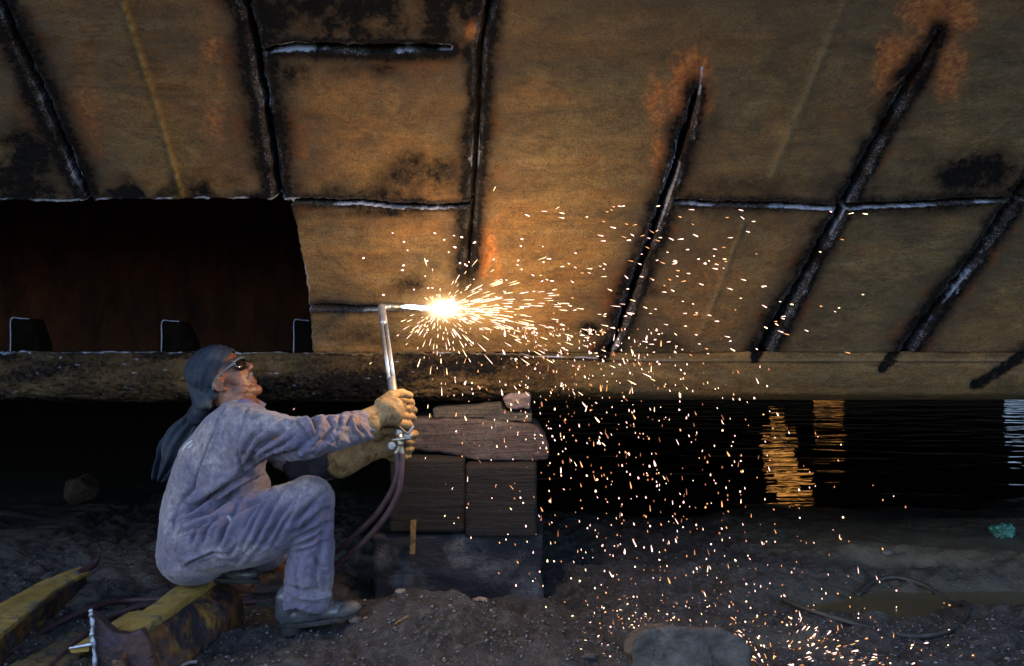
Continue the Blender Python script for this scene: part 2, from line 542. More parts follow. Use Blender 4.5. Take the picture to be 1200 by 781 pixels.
def make_water_mat(name, rip, scale, dist, rough=0.04, col=(0.012, 0.013, 0.010)):
    m = Mat(name)
    if rip > 0.3:
        a = m.noise(scale, 2, 0.5, m.coords((0.55, 1.35, 1)), 0.5)
        b = m.noise(scale * 4.5, 2, 0.5, m.coords((0.5, 1.2, 1)), 0.3)
        nb = m.bump(m.math('ADD', a, m.math('MULTIPLY', b, 0.10)), rip, dist)
    else:
        nb = m.bump(m.noise(scale, 4, 0.6), rip, dist)
    return m.set(col, rough, 0.0, nb, 0.5)
WATER_Z = -0.085
wx = np.array([0.0, 2, 4, 8, 16, 32, 90, 260, 480.0]); wy = np.array([4.4, 5, 6, 8, 12, 20, 40, 100, 260, 480.0])
WX, WY = np.meshgrid(wx, wy)
wat = mesh_obj('water', np.stack([WX, WY, np.full_like(WX, WATER_Z)], -1), grid_faces(len(wx), len(wy)), make_water_mat('rippled_harbour_water', 1.0, 1.7, 0.030))
tag(wat, kind='structure')
M_PUDDLE = make_water_mat('murky_puddle_water', 0.12, 9.0, 0.004, 0.22, (0.085, 0.076, 0.045))
for (cx, cy, sx, sy, r) in PUDDLES:
    V = [(cx, cy, 0)]; n = 40
    zc = float(ground_base(np.array([cx]), np.array([cy]))[0]) + 0.024
    for k in range(n):
        a = 2 * math.pi * k / n
        u, v = sx * 1.6 * math.cos(a), sy * 1.7 * math.sin(a)
        V.append((cx + u * math.cos(r) - v * math.sin(r), cy + u * math.sin(r) + v * math.cos(r), 0))
    V = [(p[0], p[1], zc) for p in V]
    pd = mesh_obj('puddle_water', V, [(0, 1 + k, 1 + (k + 1) % n) for k in range(n)], M_PUDDLE)
    tag(pd, kind='structure')

hx_ = np.linspace(-300, 420, 90); V = []
for x in hx_:
    V += [(x, 260 - 0.1 * abs(x), -3.0), (x, 300, 48 + 16 * float(fbm(np.array([x / 60]), np.array([0.3]), 0, 401, 4)[0])), (x, 360, -3.0)]
tag(mesh_obj('added_far_ridge', V, grid_faces(3, 90), make_plain('blue_haze_ridge', (0.05, 0.08, 0.12), (0.09, 0.13, 0.19), 0.02, 0.9, 0.1, 0.5)), kind='structure')  # unseen ridge added so the water reflects blue instead of white sky

# ================================================================== SHIP HULL
FLARE_TOP = 3.4
_pz = np.array([1.009, 1.236, 1.59, 1.997, 2.336]); _pd = np.array([3.62, 3.52, 3.30, 2.97, 2.62])
_pf = np.polyfit(_pz, _pd, 2)
_zs = np.concatenate([np.linspace(0.95, 2.5, 600), [FLARE_TOP, 18.0]])
_ds = np.polyval(_pf, _zs[:600])
_slope = (_ds[-1] - _ds[-2]) / (_zs[599] - _zs[598])
_ds = np.concatenate([_ds, [_ds[-1] + _slope * (FLARE_TOP - 2.5), _ds[-1] + _slope * (FLARE_TOP - 2.5)]])
_py = HY - (_zs[:600] - CZ) / _ds[:600] * FP
def hull_dz(py):
    z = np.interp(-np.asarray(py, float), -_py, _zs[:600])
    d = np.polyval(_pf, z)
    g = np.polyval(np.polyder(_pf), z)          # dd/dz
    L = np.sqrt(1 + g * g)
    return d, z, -1 / L, g / L                   # outward normal (towards camera and down)
def HP(px, py, off=0.0):
    d, z, ny, nz = hull_dz(py)
    return np.stack([(np.asarray(px, float) - HX) / FP * d, d + ny * off, z + nz * off], -1)

# cut seams: points (px, py, half width), soot reach, slag strength
SEAMS = [
    ([(-12, -70, 9), (2, 5, 8), (50, 112, 8), (104, 236, 7)], 24, 0.8),
    ([(278, -70, 9), (287, 0, 9), (302, 60, 10), (315, 150, 9), (327, 236, 8)], 27, 1.0),
    ([(584, -70, 8), (574, 0, 8), (562, 60, 8), (559, 150, 7), (553, 240, 6.5), (549, 300, 5), (546, 334, 2)], 19, 1.1),
    ([(818, 108, 3), (806, 150, 10), (790, 200, 10), (774, 250, 9), (745, 335, 7), (726, 385, 8), (712, 416, 5)], 17, 1.2),
    ([(1102, 40, 2), (1080, 80, 7), (1050, 125, 8), (1020, 180, 8), (985, 245, 10), (950, 310, 7), (922, 360, 10), (892, 418, 12)], 15, 1.3),
    ([(1225, 180, 8), (1190, 232, 9), (1140, 305, 7), (1090, 370, 8), (1046, 436, 9)], 15, 1.2),
    ([(1290, 320, 9), (1215, 410, 10), (1160, 455, 10)], 14, 0.7),
    ([(304, 62, 4), (345, 53, 5), (430, 58, 6), (490, 56, 6), (527, 57, 3)], 17, 2.4),
    ([(330, 235, 3), (420, 236, 2.6), (460, 241, 3), (552, 240, 3)], 11, 1.8),
    ([(360, 361, 3.0), (400, 361, 3), (452, 361, 2.5), (500, 362, 1.5)], 5, 1.0),
    ([(792, 236, 3), (880, 238, 3), (985, 242, 3.5), (1080, 238, 3), (1190, 232, 3), (1290, 228, 3)], 13, 1.9),
]
gpx = np.concatenate([np.arange(-900, -40, 20), np.arange(-40, 1241, 1.5), np.arange(1260, 2101, 20)])
gpy = np.concatenate([np.arange(-70, 412.5, 1.5), [413.0]])
PX0, PY0 = np.meshgrid(gpx, gpy)
# ragged edges of the cut-out opening on the left: warp the grid so its lines follow them
OP_T, OP_R = 234.0, 362.0
edge_x = np.interp(gpy, [-70, 225, 240, 262, 300, 330, 360, 366, 413], [0, 0, -22, -15, -8, -2, -1, 2, 5])[:, None]
rag = 1.8 * fbm(gpy / 9, gpy * 0 + 0.5, 0, 51, 3)[:, None] * (gpy > 236)[:, None]
PX = PX0 + (edge_x + rag * 1.5) * np.exp(-((PX0 - OP_R) / 22) ** 2)
ragt = np.where(gpx < 370, 2.2 * fbm(gpx / 16, gpx * 0 + 3.5, 0, 52, 4), 0)[None, :]
PY = PY0 + (ragt + np.where(gpx < 370, -2 + 3.0 * np.exp(-((gpx - 60) / 90) ** 2), 0)[None, :]) * np.exp(-((PY0 - OP_T) / 12) ** 2)
PY[-1, :] = 413.0
off = 0.010 * fbm(PX / 55, PY / 40, 0, 61, 3) + 0.0025 * fbm(PX / 11, PY / 8, 0, 62, 3)
crust = np.zeros_like(PX); grime_shade = np.zeros_like(PX); soot = np.zeros_like(PX); slag = np.zeros_like(PX); rust = np.zeros_like(PX); slot = np.zeros_like(PX)
jit = fbm(PX / 9, PY / 9, 0, 71, 3); jit2 = fbm(PX / 30, PY / 30, 0, 72, 3); jit3 = fbm(PX / 4.5, PY / 4.5, 0, 73, 2)
for si, (pts, sr, sl) in enumerate(SEAMS):
    dd, tt = polydist(PX + 3.0 * jit2, PY + 2.0 * jit2, pts)
    P3 = np.array(pts, float)
    seg = np.hypot(*(P3[1:, :2] - P3[:-1, :2]).T); cum = np.concatenate([[0], np.cumsum(seg)]) / seg.sum()
    hw = 0.85 * np.interp(tt, cum, P3[:, 2]) + (1.8 if P3[:, 2].max() > 5 else 0.8) * jit + (1.0 if P3[:, 2].max() > 5 else 0.4) * jit3
    q = dd - hw
    big = P3[:, 2].max() > 5
    core = dd - (0.42 if big else 0.75) * hw * (1.0 + 0.5 * jit2)
    s = 1 - sstep(-1.2, 0.9, core)
    slot = np.maximum(slot, s)
    wall = (1 - sstep(-0.55 * hw, 1.0, q)) * (1 - s) if big else 0 * q
    off = off - (0.075 if big else 0.05) * s - wall * (0.016 + 0.016 * jit3 + 0.010 * jit)
    lip = np.exp(-((q - 1.2) / (2.0 if big else 1.5)) ** 2) * (1 - s)
    off = off + lip * (0.002 + 0.009 * jit3)
    dark = np.exp(-(np.clip(q, 0, None) / (sr * (0.9 + 0.75 * jit2 + 0.15 * jit))) ** 1.8)
    soot = np.maximum(soot, (1.0 if big else 0.9) * dark) * (1 - 0.35 * wall)
    grime_shade = np.maximum(grime_shade, (0.7 if big else 0.5) * np.exp(-(np.clip(q, 0, None) / (sr * 2.1 * (1 + 0.7 * jit2))) ** 2))
    n1_ = np.clip(0.18 + 2.3 * fbm(PX / 22, PY / 22, si, 75 + si, 3), 0, 1)
    n2_ = np.clip(0.1 + 1.9 * jit3, 0, 1)
    thin = np.clip(0.30 + 1.7 * fbm(PX / 34, PY / 34, si, 275 + si, 3), 0, 1) * (0.55 + 0.6 * n2_)
    if big:
        sgn_ = np.clip(0.5 + 2.0 * fbm(PX / 60, PY / 60, si, 375 + si, 2), 0.1, 1)
        slag = np.maximum(slag, 1.5 * sl * (np.exp(-((core - 1.5) / 1.05) ** 2) + 0.45 * np.exp(-((q - 0.5) / 0.9) ** 2) * n2_) * thin * (1 - s) * sgn_)
        crust = np.maximum(crust, np.exp(-(np.clip(q, 0, None) / (1.6 + 2.0 * np.abs(jit))) ** 2) * (1 - s) * np.clip(0.50 + 1.7 * fbm(PX / 20, PY / 20, si, 475 + si, 3) + 0.6 * jit3, 0, 1))
    else:
        low = sstep(-1.0, 1.0, PY - np.interp(PX, P3[:, 0], P3[:, 1]))
        slag = np.maximum(slag, sl * 0.62 * np.exp(-((core - 1.3) / 0.9) ** 2) * np.clip(thin + 0.15, 0, 1) * (0.12 + 0.95 * low) * (1 - s))
        crust = np.maximum(crust, 0.8 * np.exp(-(np.clip(q, 0, None) / 1.6) ** 2) * (1 - s))
    if big: rust = np.maximum(rust, 0.34 * np.exp(-((q - sr * 0.75) / (sr * 0.8)) ** 2) * np.clip(0.5 + 1.2 * jit2, 0, 1) * (q > 0))
# rim of the opening and the lower plate edge
inside = (PX0 < OP_R - 0.5) & (PY0 > OP_T + 0.5)
de = np.where(PX0 <= OP_R, np.abs(PY0 - OP_T), np.hypot(np.clip(PX0 - OP_R, 0, None), np.clip(OP_T - PY0, 0, None)))
slag = np.maximum(slag, np.where(PX0 < 372, np.exp(-(de / 1.7) ** 2) * np.clip(0.35 + 1.4 * fbm(PX / 15, PY / 15, 0, 91, 3), 0, 1), 0))
off = off + np.where(PX0 < 372, np.exp(-(de / 3) ** 2) * (0.004 + 0.006 * jit3), 0)
# scorched bands above the cuts and the dark plate at the top
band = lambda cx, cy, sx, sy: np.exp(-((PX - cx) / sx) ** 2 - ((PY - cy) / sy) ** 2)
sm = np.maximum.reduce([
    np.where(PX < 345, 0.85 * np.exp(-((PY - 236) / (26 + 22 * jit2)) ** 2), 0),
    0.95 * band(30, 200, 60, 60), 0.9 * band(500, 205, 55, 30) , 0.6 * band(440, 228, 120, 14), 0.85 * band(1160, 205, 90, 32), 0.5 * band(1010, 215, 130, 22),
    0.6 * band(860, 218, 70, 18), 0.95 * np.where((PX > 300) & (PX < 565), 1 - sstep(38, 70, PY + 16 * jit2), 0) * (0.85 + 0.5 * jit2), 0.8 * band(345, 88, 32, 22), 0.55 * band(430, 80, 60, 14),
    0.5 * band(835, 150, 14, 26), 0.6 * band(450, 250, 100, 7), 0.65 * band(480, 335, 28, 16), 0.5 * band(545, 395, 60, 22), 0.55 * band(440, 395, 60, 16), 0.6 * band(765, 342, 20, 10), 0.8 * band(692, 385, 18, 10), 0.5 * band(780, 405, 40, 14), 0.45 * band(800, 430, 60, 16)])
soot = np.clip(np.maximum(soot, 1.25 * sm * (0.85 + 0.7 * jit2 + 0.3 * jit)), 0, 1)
rust = np.clip(np.maximum.reduce([rust, band(808, 112, 24, 38) * 1.7, band(775, 190, 18, 45) * 0.7, band(1100, 16, 40, 24) * 1.7, band(1055, 75, 34, 45) * 1.0, band(1112, 75, 24, 36) * 1.1, band(100, 150, 30, 120) * 0.35, band(250, 80, 20, 120) * 0.4, band(350, 170, 18, 60) * 0.35, band(850, 330, 60, 70) * 0.25, band(770, 120, 20, 40) * 0.6, band(556, 36, 12, 12) * 1.6, band(1035, 190, 20, 40) * 0.4, band(572, 300, 16, 60) * 0.6]) * (0.9 + 1.0 * jit2 + 0.8 * jit), 0, 1)
soot = np.clip(soot - 0.9 * band(556, 36, 11, 12), 0, 1)
slag = np.clip(slag + 0.9 * np.exp(-(polydist(PX, PY, [(823, 80), (820, 112)])[0] / 1.6) ** 2) * (0.6 + jit3), 0, 1)
# weld beads that stand proud
def bead(pts, w, hgt, cols):
    d_, t_ = polydist(PX + 1.2 * jit, PY, pts)
    return np.exp(-(d_ / w) ** 2)
b1 = bead([(130, -70), (145, 0), (180, 110), (214, 228)], 3.2, 0, 0)
off = off + b1 * (0.010 + 0.010 * jit3)
b2 = bead([(1015, -70), (990, 0), (945, 110), (903, 205)], 5, 0, 0) + bead([(870, 265), (845, 330), (820, 392)], 3.5, 0, 0)
off = off + b2 * 0.006
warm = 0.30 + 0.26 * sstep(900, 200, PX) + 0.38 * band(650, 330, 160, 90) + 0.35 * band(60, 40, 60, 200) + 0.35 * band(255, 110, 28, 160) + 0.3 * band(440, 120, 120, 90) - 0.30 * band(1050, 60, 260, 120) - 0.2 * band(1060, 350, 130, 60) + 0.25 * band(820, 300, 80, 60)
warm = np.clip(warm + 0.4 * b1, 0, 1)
slag = np.clip(slag + 0.0, 0, 1)
VH = HP(PX, PY, off)

hull = thing('ship_hull', 'huge rusty brown ship hull overhanging the welder, scored with black torch cuts', 'ship', tuple(HP(600, 413)))
# plates: the islands between the cuts
nyp, nxp = PX.shape
lab = np.zeros(PX.shape, int)
free = (slot < 0.5) & ~inside
cur = 0
from collections import deque
extra = [[(547, 330), (546, 415)], [(818, 110), (822, -72)], [(1102, 40), (1130, -72)], [(892, 414), (890, 420)]]   # lines on along which plates meet
blk = np.zeros(PX.shape, bool)
for e in extra: blk |= polydist(PX, PY, e)[0] < 1.6
blk[1:-1, :] |= False
free2 = free & ~blk
for j0 in range(nyp):
    for i0 in range(nxp):
        if free2[j0, i0] and lab[j0, i0] == 0:
            cur += 1; lab[j0, i0] = cur; dq = deque([(j0, i0)])
            while dq:
                j, i = dq.popleft()
                for jj, ii in ((j + 1, i), (j - 1, i), (j, i + 1), (j, i - 1)):
                    if 0 <= jj < nyp and 0 <= ii < nxp and free2[jj, ii] and lab[jj, ii] == 0:
                        lab[jj, ii] = cur; dq.append((jj, ii))
cnt = np.bincount(lab.ravel(), minlength=cur + 1)
small = np.isin(lab, [k for k in range(1, cur + 1) if cnt[k] < 1200])
lab[small] = 0
for _ in range(400):                                     # grow labels into the slots
    z = (lab == 0)
    if not z.any(): break
    new = lab.copy()
    for sh in ((1, 0), (-1, 0), (0, 1), (0, -1)):
        r_ = np.roll(lab, sh, (0, 1))
        if sh[0] == 1: r_[0] = 0
        if sh[0] == -1: r_[-1] = 0
        if sh[1] == 1: r_[:, 0] = 0
        if sh[1] == -1: r_[:, -1] = 0
        new = np.where((new == 0) & (r_ > 0), r_, new)
    lab = new
FQ = grid_faces(nxp, nyp)
keep = ~(inside.ravel()[FQ].any(1))
FQ = FQ[keep]
flab = lab.ravel()[FQ[:, 0]]
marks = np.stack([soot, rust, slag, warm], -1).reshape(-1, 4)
scr = np.zeros_like(PX)
for pts, w in (([(602, 110), (600, 126)], 0.9), ([(520, 85), (512, 98)], 0.9), ([(486, 128), (480, 140)], 0.8), ([(505, 140), (498, 160)], 0.7), ([(1010, 130), (1060, 90)], 0.8), ([(1120, 190), (1180, 140)], 1.2), ([(438, 262), (432, 272)], 1)):
    scr = np.maximum(scr, np.exp(-(polydist(PX + jit, PY + jit, pts)[0] / w) ** 2))
marks2 = np.stack([np.clip(b1 * (0.75 + 0.9 * jit3), 0, 1), np.clip(0.75 * b2 * (0.7 + jit) + 0.6 * scr, 0, 1), np.clip(crust, 0, 1), np.clip(np.maximum(grime_shade, 0.75 * band(600, -70, 1000, 110)) + 0.35 * np.clip(fbm(PX / 120, PY / 70, 0, 131, 4) + 0.1, 0, 1) * 1.6, 0, 0.9)], -1).reshape(-1, 4)  # last channel: seam grime plus hull-top shade painted as a dark band
VHf = VH.reshape(-1, 3)
for k in sorted(set(flab)):
    fk = FQ[flab == k][:, ::-1]
    ids, inv = np.unique(fk, return_inverse=True)
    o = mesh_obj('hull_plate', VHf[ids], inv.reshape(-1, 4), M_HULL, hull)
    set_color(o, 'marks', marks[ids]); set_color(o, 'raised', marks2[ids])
    s = o.modifiers.new('thickness', 'SOLIDIFY'); s.thickness = 0.022; s.offset = -1
# upper flare and ship side, out of frame
xs = np.linspace(-60, 60, 61)
up_d = np.array([hull_dz(-70)[0], _ds[-2], _ds[-1]]); up_z = np.array([hull_dz(-70)[1], FLARE_TOP, 18.0])
V = []
for d_, z_ in zip(up_d, up_z):
    for x in xs: V.append((x, d_, z_))
o = mesh_obj('upper_side', V, grid_faces(61, 3)[:, ::-1], M_HULL, hull)
set_color(o, 'marks', np.tile([0.1, 0, 0, 0.5], (len(V), 1)))
o.modifiers.new('thickness', 'SOLIDIFY').thickness = 0.02
for sgn, e in ((-1, -900), (1, 2100)):                     # the shell carries on beyond both sides of the frame
    qs = np.linspace(-70, 413, 30)
    E = HP(np.full(30, e), qs); V = []
    for x in np.linspace(0, 1, 12):
        for p in E: V.append((p[0] + (sgn * 60 - p[0]) * x, p[1], p[2]))
    o = mesh_obj('hull_plate', V, grid_faces(30, 12), M_HULL, hull)
    set_color(o, 'marks', np.tile([0.1, 0, 0, 0.5], (len(V), 1)))

# bilge strake: the round bar of plating along the bottom edge
RC_D, RC_Z, RC_R = 3.622, 0.905, 0.104
bx = np.concatenate([np.linspace(-60, -2.6, 24)[:-1], np.arange(-2.6, 2.6, 0.006), np.linspace(2.6, 60, 24)])
th = np.linspace(R(150), R(-125), 76)
BX, TH = np.meshgrid(bx, th)
PXB = BX / 3.55 * FP + HX
right = sstep(560, 820, PXB)
ss = (R(90) - TH) * RC_R
rr = RC_R + (0.004 + 0.005 * (1 - right)) * fbm(BX * 9, ss * 26, 0, 101, 3) + (0.0022 + 0.004 * (1 - right)) * fbm(BX * 40, ss * 70, 0, 102, 3)
pits = np.clip(fbm(BX * 34, ss * 90, 0, 103, 4) - 0.08, 0, 1) * (1 - right)
rr = rr - 0.035 * pits
weld = np.exp(-((ss - 0.030) / 0.005) ** 2)
undercut = np.exp(-((ss - 0.040) / 0.004) ** 2) * sstep(350, 380, PXB)
rr = rr - 0.004 * undercut + weld * (0.007 + 0.004 * vnoise(BX * 90, ss * 0, 0, 104)) * sstep(350, 380, PXB)
tt_ = np.clip((R(95) - TH) / R(155), 0, 1)
_t = np.array([0, 0.22, 0.42, 0.6, 0.8, 1.0])
SD = np.interp(tt_, _t, [3.624, 3.640, 3.668, 3.705, 3.775, 3.90]); SZ = np.interp(tt_, _t, [1.012, 0.952, 0.880, 0.825, 0.793, 0.787])
for _ in range(3):                                       # ease the corners of the turn
    SD[1:-1] = (SD[:-2] + 2 * SD[1:-1] + SD[2:]) / 4; SZ[1:-1] = (SZ[:-2] + 2 * SZ[1:-1] + SZ[2:]) / 4
wR = sstep(520, 800, PXB)
PYB = HY - ((1 - wR) * (RC_Z + RC_R * np.sin(TH)) + wR * SZ - CZ) / ((1 - wR) * (RC_D - RC_R * np.cos(TH)) + wR * SD) * FP
slotR = np.zeros_like(rr)
for pts in ([(895, 395, 8), (892, 418, 5)], [(1066, 395, 8), (1048, 431, 6)], [(1230, 395, 10), (1196, 430, 11), (1164, 450, 8)], [(712, 395, 5), (710, 416, 4)]):
    d_, _t = polydist(PXB, PYB, pts)
    slotR = np.maximum(slotR, 1 - sstep(4, 10, d_ + 3 * fbm(BX * 30, ss * 30, 0, 105, 2)))
rr = rr - 0.014 * slotR * (0.6 + 0.8 * fbm(BX * 40, ss * 40, 0, 120, 3))
edge_top = np.exp(-((ss - 0.008) / 0.012) ** 2) * (PXB < 372)
sag = 0.006 * fbm(BX * 0.8, BX * 0 + 1, 0, 106, 2)
SD = SD - (rr - RC_R) * np.sin(np.clip(tt_, 0, 0.7) * math.pi * 0.7 + 0.3); SZ = SZ
wR = sstep(520, 800, PXB)
VB = np.stack([BX, (1 - wR) * (RC_D - rr * np.cos(TH)) + wR * SD, (1 - wR) * (RC_Z + rr * np.sin(TH) + sag) + wR * SZ], -1)
o = mesh_obj('bilge_strake', VB, grid_faces(len(bx), len(th)), M_HULL, hull)
sootb = np.clip(0.8 * undercut + (1 - right) * (0.66 + 0.7 * fbm(BX * 3, ss * 9, 0, 107, 4)) + slotR + 0.25 * right * np.clip(fbm(BX * 4, ss * 12, 0, 108, 3), 0, 1), 0, 0.97)
slagb = (1 - slotR) * np.clip(edge_top * (0.55 + 1.1 * fbm(BX * 12, ss * 20, 0, 109, 3)) + 0.7 * (1 - slotR) * weld * np.exp(-((PXB - 640) / 190) ** 2) * np.clip(0.5 + fbm(BX * 20, ss, 0, 110, 2), 0, 1) + (1 - right) * 1.2 * np.clip(fbm(BX * 30, ss * 110, 0, 111, 3) - 0.33, 0, 1), 0, 1)
set_color(o, 'raised', np.stack([0 * rr, 0.8 * weld * (1 - slotR) * sstep(350, 380, PXB) + 0 * rr, 0 * rr, 0 * rr], -1).reshape(-1, 4))
set_color(o, 'marks', np.stack([sootb, 0.15 * (1 - right), slagb, 0.30 + 0.12 * right + 0 * rr], -1).reshape(-1, 4))

# flat bottom running back under the ship, with holes shaped to put glints on the water
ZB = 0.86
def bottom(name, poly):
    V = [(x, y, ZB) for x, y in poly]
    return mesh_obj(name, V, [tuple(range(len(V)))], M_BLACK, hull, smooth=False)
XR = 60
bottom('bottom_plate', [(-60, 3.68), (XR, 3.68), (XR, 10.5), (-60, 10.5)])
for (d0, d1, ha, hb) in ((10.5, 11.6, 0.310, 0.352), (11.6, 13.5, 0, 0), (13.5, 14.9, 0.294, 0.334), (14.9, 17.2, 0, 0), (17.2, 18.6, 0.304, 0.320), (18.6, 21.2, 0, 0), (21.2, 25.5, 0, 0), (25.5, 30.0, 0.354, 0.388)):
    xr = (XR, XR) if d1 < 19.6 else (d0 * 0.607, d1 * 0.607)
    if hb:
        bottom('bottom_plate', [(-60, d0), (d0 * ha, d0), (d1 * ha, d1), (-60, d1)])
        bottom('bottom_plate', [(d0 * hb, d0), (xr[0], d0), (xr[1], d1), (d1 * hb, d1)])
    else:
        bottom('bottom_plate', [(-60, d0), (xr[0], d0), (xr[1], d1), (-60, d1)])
mesh_obj('added_light_wall', [(-60, 5.2, 0.865), (60, 5.2, 0.865), (60, 5.2, 17.8), (-60, 5.2, 17.8)], [(0, 1, 2, 3)], M_BLACK, hull, smooth=False)  # unseen wall added to close off light behind the shell
mesh_obj('added_sun_roof', [(-60, up_d[-1], 17.9), (60, up_d[-1], 17.9), (60, 25, 17.9), (-60, 25, 17.9)], [(0, 1, 2, 3)], M_BLACK, hull, smooth=False)  # unseen roof added to keep the sun out of the hull
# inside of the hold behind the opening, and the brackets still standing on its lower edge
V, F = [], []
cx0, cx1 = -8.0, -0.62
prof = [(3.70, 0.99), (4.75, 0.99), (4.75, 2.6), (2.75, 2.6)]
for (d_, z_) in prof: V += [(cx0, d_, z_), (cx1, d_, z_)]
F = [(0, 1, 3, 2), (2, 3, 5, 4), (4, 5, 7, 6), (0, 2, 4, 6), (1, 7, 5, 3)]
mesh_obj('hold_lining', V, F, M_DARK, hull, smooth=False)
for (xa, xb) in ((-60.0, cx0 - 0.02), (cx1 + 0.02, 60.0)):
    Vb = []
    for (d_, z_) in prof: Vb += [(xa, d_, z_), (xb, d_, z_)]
    mesh_obj('hold_lining', Vb, F, M_BLACK, hull, smooth=False)  # unseen side linings added to stop light leaking behind the plates
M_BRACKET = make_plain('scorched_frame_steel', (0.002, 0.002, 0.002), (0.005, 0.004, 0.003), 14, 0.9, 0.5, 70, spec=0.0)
M_RIM = make_plain('dull_cut_rim', (0.06, 0.08, 0.13), (0.22, 0.27, 0.38), 60, 0.5, 0.6, 140, metal=0.3)
M_SLAG = make_plain('bright_cut_steel', (0.20, 0.24, 0.33), (0.50, 0.56, 0.68), 60, 0.35, 0.6, 140, metal=0.75)
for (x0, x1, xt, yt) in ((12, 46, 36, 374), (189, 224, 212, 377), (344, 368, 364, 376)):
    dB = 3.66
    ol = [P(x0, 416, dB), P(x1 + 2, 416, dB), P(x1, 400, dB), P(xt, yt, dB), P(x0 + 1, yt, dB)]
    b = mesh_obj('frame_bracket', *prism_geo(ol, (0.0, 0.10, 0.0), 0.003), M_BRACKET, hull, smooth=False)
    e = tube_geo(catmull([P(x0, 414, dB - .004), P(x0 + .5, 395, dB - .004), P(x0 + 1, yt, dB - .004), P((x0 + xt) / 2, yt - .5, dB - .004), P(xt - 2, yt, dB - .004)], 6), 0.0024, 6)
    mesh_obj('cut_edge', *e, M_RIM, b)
# panel added only for its reflection in the water, bright patches painted in
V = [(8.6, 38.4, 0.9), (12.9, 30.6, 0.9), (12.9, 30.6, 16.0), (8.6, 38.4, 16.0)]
M_GLINT_PANEL = make_plain('painted_rust_glints', (0.012, 0.004, 0.001), (0.75, 0.30, 0.03), 1.5, 0.8, 0.3, 8)
mesh_obj('added_glint_panel', V, [(0, 1, 2, 3)], M_GLINT_PANEL, hull, smooth=False)
for (xa, xb) in ((-60.0, 8.4), (8.4, 12.4), (12.4, 17.4)):
    mesh_obj('added_far_screen', [(xa, 30.2, -0.4), (xb, 30.2, -0.4), (xb, 30.2, 18.0 if xa < 0 else (0.95 if xa < 9 else 4.0)), (xa, 30.2, 18.0 if xa < 0 else (0.95 if xa < 9 else 4.0))], [(0, 1, 2, 3)], M_BLACK, hull, smooth=False)  # unseen dark screen added to cut horizon reflections on the water

# ================================================================== TIMBER STACK UNDER THE HULL
def make_wood(name, c1, c2, c3, scale=6, stretch=(0.25, 1, 6), rough=0.8):
    m = Mat(name)
    co = m.coords(stretch)
    g = m.noise(scale, 6, 0.7, co, 1.0)
    p = m.noise(5, 5, 0.65)
    col = m.mix(m.ramp(g, 0.3, 0.7), c1, c2)
    col = m.mix(m.ramp(p, 0.5, 0.68), col, c3)
    fine = m.noise(70, 4, 0.7)
    crack = m.ramp(m.noise(scale * 1.6, 4, 0.6, m.coords((stretch[0] * 0.6, 1, stretch[2] * 2)), 0.4), 0.60, 0.66)
    col = m.mix(m.math('MULTIPLY', m.ramp(fine, 0.5, 0.62), 0.45), col, (0.008, 0.007, 0.007))
    col = m.mix(m.math('MULTIPLY', crack, 0.6), col, (0.008, 0.008, 0.008))
    h = m.math('ADD', m.math('MULTIPLY', g, 1.0), m.math('MULTIPLY', fine, 0.4))
    return m.set(col, m.math('ADD', rough - 0.1, m.math('MULTIPLY', fine, 0.2)), 0.0, m.bump(h, 0.9, 0.014), 0.3)
M_WOODD = make_wood('dark_tarred_timber', (0.006, 0.0055, 0.0065), (0.015, 0.0125, 0.0125), (0.010, 0.009, 0.011))
M_WOODB = make_wood('worn_grey_timber', (0.006, 0.007, 0.011), (0.020, 0.021, 0.030), (0.085, 0.085, 0.095), 6, (0.9, 1, 2.2))
M_WOODR = make_wood('purple_stained_timber', (0.040, 0.029, 0.029), (0.076, 0.055, 0.054), (0.088, 0.077, 0.075), 7, (0.35, 1, 5))
M_WOODP = make_wood('pink_painted_timber', (0.10, 0.075, 0.085), (0.16, 0.125, 0.135), (0.07, 0.055, 0.058), 6, (1, 1, 3))
M_WOODG = make_wood('weathered_plank_wood', (0.035, 0.030, 0.026), (0.10, 0.085, 0.068), (0.03, 0.03, 0.034), 7, (0.3, 1, 6))

def rough_block(name, x0, x1, d0, d1, z0, z1, mat, label, cat, group=None, bev=0.022, amp=0.006, seed=0, rot=0.0, n=0.014):
    """weathered squared timber, gently irregular, corners worn round"""
    cx, cy = (x0 + x1) / 2, (d0 + d1) / 2
    hx, hy, hz = (x1 - x0) / 2, (d1 - d0) / 2, (z1 - z0) / 2
    bm = bmesh.new(); bmesh.ops.create_cube(bm, size=2)
    cuts = 26
    bmesh.ops.subdivide_edges(bm, edges=bm.edges[:], cuts=cuts, use_grid_fill=True)
    q = np.array([v.co[:] for v in bm.verts]) * np.array([hx, hy, hz])
    lim = np.array([hx, hy, hz]) - bev
    core = np.clip(q, -lim, lim)
    dv = q - core; ln = np.linalg.norm(dv, axis=1, keepdims=True)
    nn = np.where(ln > 1e-9, dv / np.maximum(ln, 1e-9), 0)
    q = core + nn * np.minimum(ln, bev)
    q = q + nn * (amp * fbm(q[:, 0] * 6 + seed, q[:, 1] * 6, q[:, 2] * 9, seed, 4)[:, None] * 1.6 + 0.35 * amp * fbm(q[:, 0] * 9, q[:, 1] * 9, q[:, 2] * 60, seed + 5, 2)[:, None])
    c, s = math.cos(rot), math.sin(rot)
    V = np.stack([q[:, 0] * c - q[:, 1] * s + cx, q[:, 0] * s + q[:, 1] * c + cy, q[:, 2] + (z0 + z1) / 2], 1)
    F = [tuple(v.index for v in f.verts) for f in bm.faces]; bm.free()
    o = mesh_obj(name, V, F, mat)
    return tag(o, label, cat, group)
def pxx(px, d): return (px - HX) / FP * d
def pzz(py, d): return CZ + (HY - py) / FP * d
DB = 3.46
GT = 'timber blocks propping up the hull'
